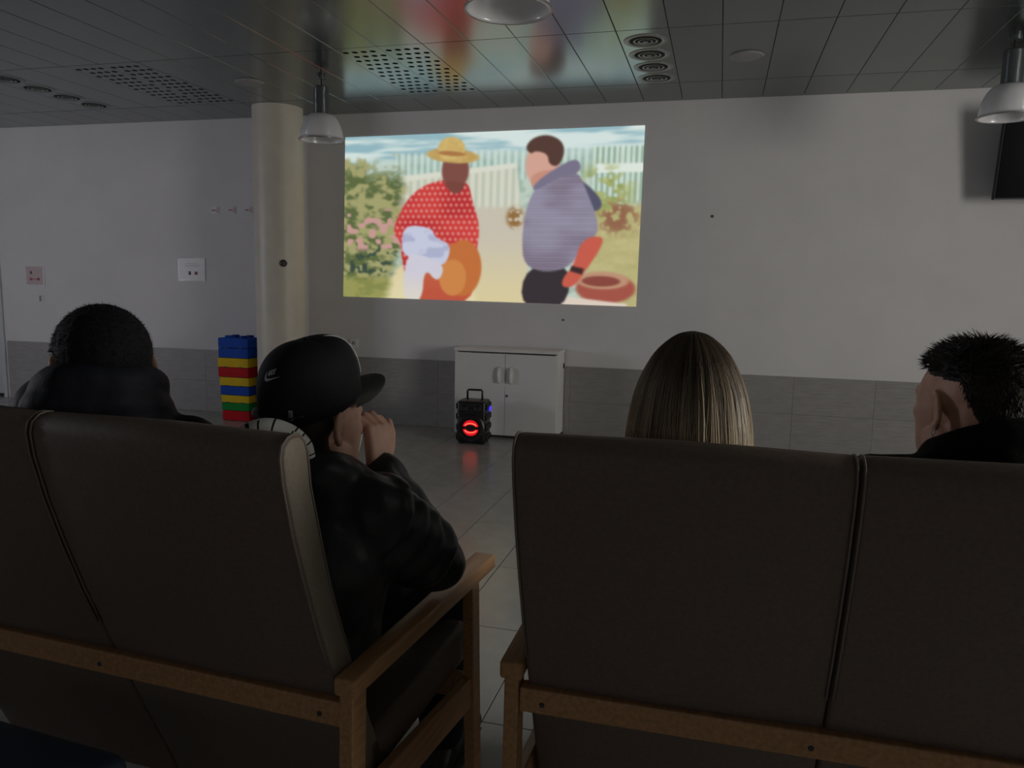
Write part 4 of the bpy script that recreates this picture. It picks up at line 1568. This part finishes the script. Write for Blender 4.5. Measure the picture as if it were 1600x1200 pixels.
def col2(bm):
    add_ring(bm, (-0.757, 1.318, 0.945), 0.078, 0.078, 0.026, 5, 0.025)
    add_ring(bm, (-0.757, 1.308, 0.925), 0.090, 0.080, 0.02, 5, 0.036)
    # quilted pads round the shoulder and upper arm
    sh, el = Vector(J2['sh'][0]), Vector(J2['el'][0])
    for k in range(4):
        c = sh.lerp(el, 0.05 + 0.24 * k)
        d = (el - sh).normalized()
        s_ = d.cross(v3(0, 0, 1)).normalized()
        u_ = s_.cross(d)
        r = 0.070 - 0.004 * k
        tube(bm, [c + (s_ * math.cos(2 * math.pi * t / 20) + u_ * math.sin(2 * math.pi * t / 20)) * r for t in range(20)], 0.024, 8, closed=True)
    wr_ = Vector(J2['wr'][0])
    for k in range(3):
        c = el.lerp(wr_, 0.12 + 0.26 * k)
        d = (wr_ - el).normalized()
        s_ = d.cross(v3(0, 1, 0)).normalized()
        u_ = s_.cross(d)
        r = 0.050 - 0.006 * k
        tube(bm, [c + (s_ * math.cos(2 * math.pi * t / 20) + u_ * math.sin(2 * math.pi * t / 20)) * r for t in range(20)], 0.016, 8, closed=True)


p2, b2_, h2, _ = build_person('man in a black cap and black padded jacket, hand at mouth, elbow on armrest', H2, J2, M_jacket, hand_fn=hands2, extra_jacket=col2, jrad=1.04, wr=(0.006, 15), voxel=0.0042)
# cropped hair under the cap
line2 = np.where(h2[:, 1] > 0.02, 0.05, -0.062)
mask2 = np.where((np.abs(h2[:, 0]) < 0.0775) & (h2[:, 2] > -0.08) & (h2[:, 1] < 0.03), sm(0, 0.03, h2[:, 2] - line2) * sm(-0.01, -0.05, h2[:, 1]), 0)
scalp_shell('hair', b2_, h2, mask2, 0.003, mat('cropped_brown_hair', (0.035, 0.024, 0.018), 0.8, var=0.3, scale=250, bump=0.4, bscale=500), p2, H2)

# the cap: crown, brim, button, strap, front seam, emblem
CA, CB, CH = 0.0880, 0.1080, 0.112


def crown(phi, t):
    """phi round the head (0 = front), t 0 = top, 1 = lower edge; head coordinates"""
    sn, cs = math.sin(phi), math.cos(phi)
    bulge = math.sin(min(t, 1.0) * math.pi / 2) ** 0.80
    front = max(cs, 0)
    z = 0.024 + CH * math.cos(min(t, 1.0) * math.pi / 2) ** 0.82
    if t > 0.86:      # skirt drops lower at the back
        z -= (t - 0.86) / 0.14 * (0.012 + 0.032 * (0.5 - 0.5 * cs) ** 1.5)
    y = -0.010 + CB * bulge * cs
    if front > 0:
        z += 0.010 * front * math.sin(t * math.pi) ** 1.2 + 0.016 * front * t
    seam = abs(math.sin(3 * phi)) ** 0.25
    k = 1.0 - 0.010 * (1 - seam) * math.sin(t * math.pi / 2)
    return Vector((CA * bulge * sn * k, y * k if t > 0.02 else y, z))


capE = BM()
NP, NT = 72, 22
rings = []
for j in range(NT + 1):
    t = j / NT
    if j == 0:
        rings.append([capE.verts.new(HC @ crown(0, 0.0))])
    else:
        rings.append([capE.verts.new(HC @ crown(2 * math.pi * i / NP, t)) for i in range(NP)])
for j in range(NT):
    a, c = rings[j], rings[j + 1]
    for i in range(NP):
        i2 = (i + 1) % NP
        if len(a) == 1:
            capE.faces.new((a[0], c[i], c[i2]))
        else:
            capE.faces.new((a[i], c[i], c[i2], a[i2]))
bmesh.ops.recalc_face_normals(capE, faces=capE.faces[:])
bmesh.ops.solidify(capE, geom=capE.faces[:], thickness=0.0022)
cap_o = obj('cap', capE, M_cap, p2, smooth=True)
cap_o['label'] = 'black baseball cap with small grey emblem'
# brim
bb = BM()
NI, NJ = 28, 8
top, bot = [], []
for j in range(NJ + 1):
    s = j / NJ
    rt, rb = [], []
    for i in range(NI + 1):
        w = -1 + 2 * i / NI
        phi = w * math.radians(66)
        e0 = crown(phi, 0.985)
        out = 0.074 * s * math.sqrt(max(0.0, 1 - (abs(w) ** 2.6))) + 0.004 * s
        p = Vector((e0.x * (1 - 0.06 * s), e0.y + out, e0.z - 0.002 + 0.004 * s - 0.018 * (abs(w) ** 2) * s - 0.004 * w * w))
        rt.append(bb.verts.new(HC @ p))
        rb.append(bb.verts.new(HC @ (p - Vector((0, 0, 0.0035)))))
    top.append(rt)
    bot.append(rb)
for j in range(NJ):
    for i in range(NI):
        bb.faces.new((top[j][i], top[j][i + 1], top[j + 1][i + 1], top[j + 1][i]))
        bb.faces.new((bot[j][i], bot[j + 1][i], bot[j + 1][i + 1], bot[j][i + 1]))
for i in range(NI):
    bb.faces.new((top[NJ][i], top[NJ][i + 1], bot[NJ][i + 1], bot[NJ][i]))
    bb.faces.new((top[0][i], bot[0][i], bot[0][i + 1], top[0][i + 1]))
obj('brim', bb, mat('cap_brim_cloth', (0.022, 0.022, 0.023), 0.75, var=0.1, scale=80, bump=0.2, bscale=400), cap_o, smooth=60)
bb = BM()
add_ball(bb, HC @ (crown(0, 0.0) + v3(0, 0, 0.002)), (0.006, 0.006, 0.0025), HC.to_3x3(), 14)
obj('button', bb, M_cap, cap_o, smooth=True)
bb = BM()
tube(bb, [HC @ (crown(math.radians(34), 0.16 + 0.74 * k / 12) * 1.0 + v3(0.0012, 0.0012, 0.001)) for k in range(13)], 0.0013, 6)
obj('white_seam', bb, M_cloth_white, cap_o, smooth=True)
bb = BM()
for zo in (0.0,):
    pts = [HC @ (crown(math.pi + math.radians(a), 0.965) * 1.0 + v3(0, -0.0015, 0)) for a in range(-48, 49, 6)]
    tube(bb, pts, [0.010] * len(pts), 8, flat=0.25)
obj('strap', bb, M_black, cap_o, smooth=True)
bb = BM()
pc = crown(math.pi - math.radians(34), 0.955)
box(bb, -0.004, 0.004, -0.003, 0.003, -0.010, 0.010, 0.0015, M=HC @ Matrix.Translation(pc + v3(0.002, -0.003, 0)) @ Matrix.Rotation(math.radians(30), 4, 'Z'))
obj('buckle', bb, M_steel, cap_o)


# emblem stitched on the back of the crown
def on_crown(x, y, lift=0.0012):
    """x to the wearer-left..right as seen from behind, y up (metres), centred at the back"""
    phi0, t0 = math.pi - math.radians(10), 0.70
    phi = phi0 - x / 0.088
    t = t0 - y / 0.135
    p = crown(phi, t)
    q = (p - Vector((0, -0.010, 0.03))).normalized()
    return HC @ (p + q * lift)


def emblem(polys, name):
    bb = BM()
    for pl in polys:
        vs = [bb.verts.new(on_crown(x, y)) for x, y in pl]
        bb.faces.new(vs)
    bmesh.ops.triangulate(bb, faces=bb.faces[:])
    return obj(name, bb, M_thread, cap_o)


tick_lo = [(-0.0175, -0.001), (-0.0178, -0.006), (-0.0150, -0.0095), (-0.0105, -0.0100), (-0.004, -0.0085), (0.004, -0.0062), (0.0105, -0.0044), (0.0185, -0.0024)]
tick_hi = [(0.0185, -0.0024), (0.010, -0.0062 + 0.0012), (0.003, -0.0066 + 0.0016), (-0.006, -0.0058), (-0.0105, -0.0048), (-0.0128, -0.0030), (-0.0128, 0.0), (-0.0115, 0.0038), (-0.0160, 0.0015)]
quads_ = []
lo = [(-0.0155, 0.0030), (-0.0176, -0.0020), (-0.0172, -0.0068), (-0.0140, -0.0098), (-0.0085, -0.0099), (0.0, -0.0076), (0.009, -0.0048), (0.019, -0.0022)]
hi = [(-0.0125, 0.0045), (-0.0138, 0.0000), (-0.0134, -0.0030), (-0.0110, -0.0052), (-0.0070, -0.0058), (0.0, -0.0050), (0.009, -0.0034), (0.019, -0.0020)]
quads_ = [[lo[k], lo[k + 1], hi[k + 1], hi[k]] for k in range(7)]
emblem(quads_, 'emblem_tick')
# slanted block capitals above the tick: N I K E


def letter(strokes, ox, sc=0.0052, sl=0.28):
    out = []
    for (x0, y0, x1, y1, w) in strokes:
        dx, dy = x1 - x0, y1 - y0
        L = math.hypot(dx, dy)
        nx, ny = -dy / L * w / 2, dx / L * w / 2
        q = [(x0 + nx, y0 + ny), (x1 + nx, y1 + ny), (x1 - nx, y1 - ny), (x0 - nx, y0 - ny)]
        out.append([(ox + (x + y * sl) * sc, 0.0008 + 0.28 * ox + y * sc * 1.75) for x, y in q])
    return out


LW = 0.26
txt = []
txt += letter([(0.13, 0, 0.13, 1, LW), (0.13, 0.95, 0.67, 0.05, LW), (0.67, 0, 0.67, 1, LW)], -0.0098)
txt += letter([(0.13, 0, 0.13, 1, LW)], -0.0045)
txt += letter([(0.13, 0, 0.13, 1, LW), (0.15, 0.45, 0.70, 1.0, LW), (0.25, 0.55, 0.72, 0.0, LW)], -0.0022)
txt += letter([(0.13, 0, 0.13, 1, LW), (0.1, 0.88, 0.66, 0.88, LW), (0.1, 0.5, 0.58, 0.5, LW), (0.1, 0.12, 0.66, 0.12, LW)], 0.0032)
emblem(txt, 'emblem_letters')

# white hood lining with black stripes lying behind his neck
bb = BM()
pth = [(-0.815, 1.162, 0.995), (-0.803, 1.170, 1.016), (-0.782, 1.180, 1.031), (-0.755, 1.190, 1.035), (-0.730, 1.200, 1.028), (-0.710, 1.208, 1.016), (-0.696, 1.214, 1.000), (-0.690, 1.218, 0.980)]
from mathutils import geometry as _geo
fine = []
for k in range(len(pth) - 1):
    p0 = Vector(pth[max(k - 1, 0)])
    p1_, p2_ = Vector(pth[k]), Vector(pth[k + 1])
    p3 = Vector(pth[min(k + 2, len(pth) - 1)])
    for j in range(9):
        t = j / 9
        fine.append(0.5 * ((2 * p1_) + (-p0 + p2_) * t + (2 * p0 - 5 * p1_ + 4 * p2_ - p3) * t * t + (-p0 + 3 * p1_ - 3 * p2_ + p3) * t ** 3))
fine.append(Vector(pth[-1]))
nF = len(fine)
tube(bb, fine, [0.010 + 0.011 * math.sin(math.pi * min(1, (k + 3) / nF)) for k in range(nF)], 14, flat=0.8)
hm = to_mesh(bb, 'hood', True)
hm.materials.append(M_cloth_white)
hm.materials.append(M_cap)
co = get_co(hm)
for f_ in hm.polygons:
    c = np.mean([co[v] for v in f_.vertices], axis=0)
    k = int(np.argmin([(Vector(c) - p).length for p in fine]))
    f_.material_index = 1 if k % 6 == 5 else 0
ho = obj('striped_hood', hm, None, p2)
ho['label'] = 'white hood with black stripes'
# pale undershirt collar and a thin white cord at his chin
bb = BM()
tube(bb, ring_pts((-0.748, 1.338, 0.940), 0.062, 0.072, 0.026, 8), 0.010, 10, closed=True)
obj('shirt_collar', bb, M_cloth_white, p2, smooth=True)
bb = BM()
tube(bb, [(-0.690, 1.420, 0.985), (-0.692, 1.412, 0.960), (-0.695, 1.400, 0.935), (-0.697, 1.392, 0.905)], 0.0032, 6)
obj('white_cord', bb, M_cloth_white, p2, smooth=True)
fit(p2)

# ---- blonde person on the right bench, long straight hair
HB = head_matrix((-0.042, 1.385, 1.088), -6, 2, 0)
pv = (-0.03, 1.50, 0.60)
J3 = dict(neck=(-0.04, 1.385, 0.945), chest=(-0.035, 1.43, 0.78), pelvis=pv,
          sh=[(0.12, 1.395, 0.885), (-0.20, 1.405, 0.885)],
          el=[(0.17, 1.53, 0.68), (-0.24, 1.55, 0.68)],
          wr=[(0.04, 1.70, 0.64), (-0.10, 1.72, 0.65)], **seated(pv, 0))


def hands3(bm):
    add_hand(bm, J3['wr'][0], (-0.7, 0.7, 0), (0, 0, -1), -1)
    add_hand(bm, J3['wr'][1], (0.7, 0.7, 0), (0, 0, -1), 1)


p3, b3, h3, _ = build_person('blonde person with long straight hair, seen from behind on the right bench', HB, J3, M_navy, hand_fn=hands3, jrad=0.88)
PROF = [(0.131, 0.003), (0.126, 0.024), (0.113, 0.044), (0.093, 0.064), (0.066, 0.080), (0.035, 0.0935), (0.0, 0.1025), (-0.04, 0.109), (-0.08, 0.1115), (-0.12, 0.1115), (-0.16, 0.108), (-0.20, 0.100), (-0.245, 0.088)]


_pf = []
for _k in range(len(PROF) - 1):
    _p = [np.array(PROF[min(max(_k + _o, 0), len(PROF) - 1)]) for _o in (-1, 0, 1, 2)]
    for _j in range(5):
        _t = _j / 5
        _pf.append(tuple(0.5 * (2 * _p[1] + (_p[2] - _p[0]) * _t + (2 * _p[0] - 5 * _p[1] + 4 * _p[2] - _p[3]) * _t ** 2 + (3 * _p[1] - _p[0] - 3 * _p[2] + _p[3]) * _t ** 3)))
PROF = _pf + [PROF[-1]]


def hair_pt(phi, s, k=1.0):
    """phi: 0 = straight back, +-pi = face; s 0..1 down the profile"""
    x = s * (len(PROF) - 1)
    i = min(int(x), len(PROF) - 2)
    t = x - i
    z = PROF[i][0] * (1 - t) + PROF[i + 1][0] * t
    r = (PROF[i][1] * (1 - t) + PROF[i + 1][1] * t) * k
    back = 1.0 + 0.27 * max(0.0, math.cos(phi)) ** 0.8 * min(1.0, max(0.25, (0.131 - z) / 0.05)) * min(1.0, max(0.3, (z + 0.25) / 0.2))
    return Vector((r * math.sin(phi) * 0.99, -r * math.cos(phi) * back - 0.012, z))


bb = BM()
ncol, nrow = 72, 44
lim = math.radians(132)
grid = []
for j in range(nrow + 1):
    row = []
    for i in range(ncol + 1):
        ph = -lim + 2 * lim * i / ncol
        s = j / nrow
        if s < 0.30:
            ph = ph * (1 + (math.pi / lim - 1) * (1 - s / 0.30))
        row.append(bb.verts.new(HB @ hair_pt(ph, s, 0.955 - 0.012 * math.sin(ph * 21 + 1.3 * math.sin(ph * 7)))))
    grid.append(row)
for j in range(nrow):
    for i in range(ncol):
        bb.faces.new((grid[j][i], grid[j][i + 1], grid[j + 1][i + 1], grid[j + 1][i]))
bmesh.ops.recalc_face_normals(bb, faces=bb.faces[:])
bmesh.ops.solidify(bb, geom=bb.faces[:], thickness=0.006)
obj('hair', bb, mat('dark_blonde_hair', (0.13, 0.082, 0.042), 0.5, var=0.35, scale=14, stretch=(9, 9, 0.8)), p3, smooth=True)
V, Fc, Cc = [], [], []
rs = random.Random(21)
for q in range(1500):
    ph = rs.uniform(-1, 1) * lim
    clump = math.sin(ph * 23 + 2.0 * math.sin(ph * 5.3))
    s0, s1 = rs.uniform(0.0, 0.16), rs.uniform(0.88, 1.0)
    if rs.random() < 0.25:
        s0 = rs.uniform(0.1, 0.5)
    sw, fq, ofs = rs.gauss(0, 0.09), rs.uniform(1.0, 2.6), rs.uniform(0, 6.28)
    lift = 0.968 + 0.022 * rs.random() + 0.010 * clump
    light = min(1.0, max(0.0, 0.54 + 0.24 * clump + 0.10 * math.sin(ph * 2.2 - 0.6) + rs.gauss(0, 0.28)))  # sine term puts the lit right side into the strand colour
    drk = rs.random() + 0.5 * math.cos(ph * 1.6)  # cosine term darkens the back centre, its shade put into colour
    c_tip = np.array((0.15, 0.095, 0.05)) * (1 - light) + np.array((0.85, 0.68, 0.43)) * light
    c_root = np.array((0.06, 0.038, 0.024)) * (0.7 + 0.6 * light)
    n = 16
    rad = rs.uniform(0.0009, 0.0019)
    base = len(V)
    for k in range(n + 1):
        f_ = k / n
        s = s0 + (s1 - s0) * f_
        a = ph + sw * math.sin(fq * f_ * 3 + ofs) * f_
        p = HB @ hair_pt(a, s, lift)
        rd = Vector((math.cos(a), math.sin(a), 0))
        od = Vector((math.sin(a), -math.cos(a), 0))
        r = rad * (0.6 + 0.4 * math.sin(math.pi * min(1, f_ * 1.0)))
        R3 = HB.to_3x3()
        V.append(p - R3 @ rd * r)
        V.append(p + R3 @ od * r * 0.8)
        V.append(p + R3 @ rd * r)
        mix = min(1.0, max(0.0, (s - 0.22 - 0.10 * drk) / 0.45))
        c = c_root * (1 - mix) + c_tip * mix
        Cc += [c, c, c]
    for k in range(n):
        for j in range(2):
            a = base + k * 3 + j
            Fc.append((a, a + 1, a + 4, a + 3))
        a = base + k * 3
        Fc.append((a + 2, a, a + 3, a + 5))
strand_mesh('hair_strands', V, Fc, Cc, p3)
fit(p3)

# ---- man at the right edge, tousled dark hair, black hooded top
H4 = head_matrix((0.449, 1.556, 1.090), -27, 2, 0)
pv = (0.47, 1.50, 0.60)
J4 = dict(neck=(0.462, 1.525, 0.945), chest=(0.465, 1.47, 0.78), pelvis=pv,
          sh=[(0.645, 1.520, 0.915), (0.300, 1.535, 0.920)],
          el=[(0.62, 1.63, 0.68), (0.31, 1.72, 0.70)],
          wr=[(0.55, 1.80, 0.64), (0.40, 1.86, 0.65)], **seated(pv, -2))


def hands4(bm):
    add_hand(bm, J4['wr'][0], (-0.6, 0.8, 0), (0, 0, -1), -1)
    add_hand(bm, J4['wr'][1], (0.6, 0.8, 0), (0, 0, -1), 1)


def col4(bm):
    add_ring(bm, (0.470, 1.505, 1.012), 0.082, 0.074, 0.045, -16, 0.034)
    add_ring(bm, (0.468, 1.505, 0.975), 0.100, 0.080, 0.04, -16, 0.044)
    add_ring(bm, (0.465, 1.500, 0.935), 0.125, 0.085, 0.03, -16, 0.052)


p4, b4, h4, _ = build_person('man with tousled dark hair and black hooded top at the right edge', H4, J4, M_hoodie, hand_fn=hands4, extra_jacket=col4, wr=(0.005, 11), voxel=0.0042)
M_dark_hair = mat('dark_brown_hair', (0.012, 0.009, 0.007), 0.6, var=0.4, scale=90, stretch=(1, 1, 1), bump=0.6, bscale=160, spec=0.3)
# long on top and down the back, faded skin at the sides
line4 = np.where(h4[:, 1] > 0.0, 0.052 + 0.12 * np.clip(h4[:, 1], 0, 0.1), 0.052 - 0.15 * np.clip(-h4[:, 1], 0, 0.05) - 2.6 * np.clip(-h4[:, 1] - 0.05, 0, 0.06))
mask4 = np.where((h4[:, 2] > -0.085), sm(0, 0.03, h4[:, 2] - line4), 0)
scalp_shell('hair', b4, h4, mask4, 0.009, M_dark_hair, p4, H4, 0.0012)
co4, no4 = get_co(b4), get_no(b4)
Rh = np.array(H4.to_3x3())
ok = np.where(mask4 > 0.25)[0]
pick = rng.choice(ok, 2400)
hh = h4[pick]
topness = sm(0.03, 0.09, hh[:, 2])
sweep = np.stack([0.25 * np.sign(hh[:, 0]) * (1 - topness), 0.75 * topness * np.sign(hh[:, 1] + 0.02) - 0.25 * (1 - topness), 0.15 * topness - 0.9 * (1 - topness)], 1) @ Rh.T
lens = 0.011 + 0.010 * topness
tones = [np.array((0.016, 0.012, 0.009)) * random.uniform(0.5, 1.9) + (np.array((0.05, 0.04, 0.022)) * random.random() if hh[i, 1] < -0.05 else 0) for i in range(len(pick))]
strands('hair_tufts', co4[pick] + no4[pick] * 0.008, no4[pick] * 0.45 + sweep * 0.9, lens, tones, p4, rad=0.0011, seg=3, droop=0.15, jitter=0.28)
bb = BM()
lob = H4 @ v3(-0.079, -0.006, -0.044)
tube(bb, [lob + v3(0.002 * math.cos(a), 0.008 * math.sin(a), 0.009 * math.cos(a)) for a in [2 * math.pi * k / 16 for k in range(16)]], 0.0011, 6, closed=True)
obj('earring', bb, M_steel, p4, smooth=True)
fit(p4)
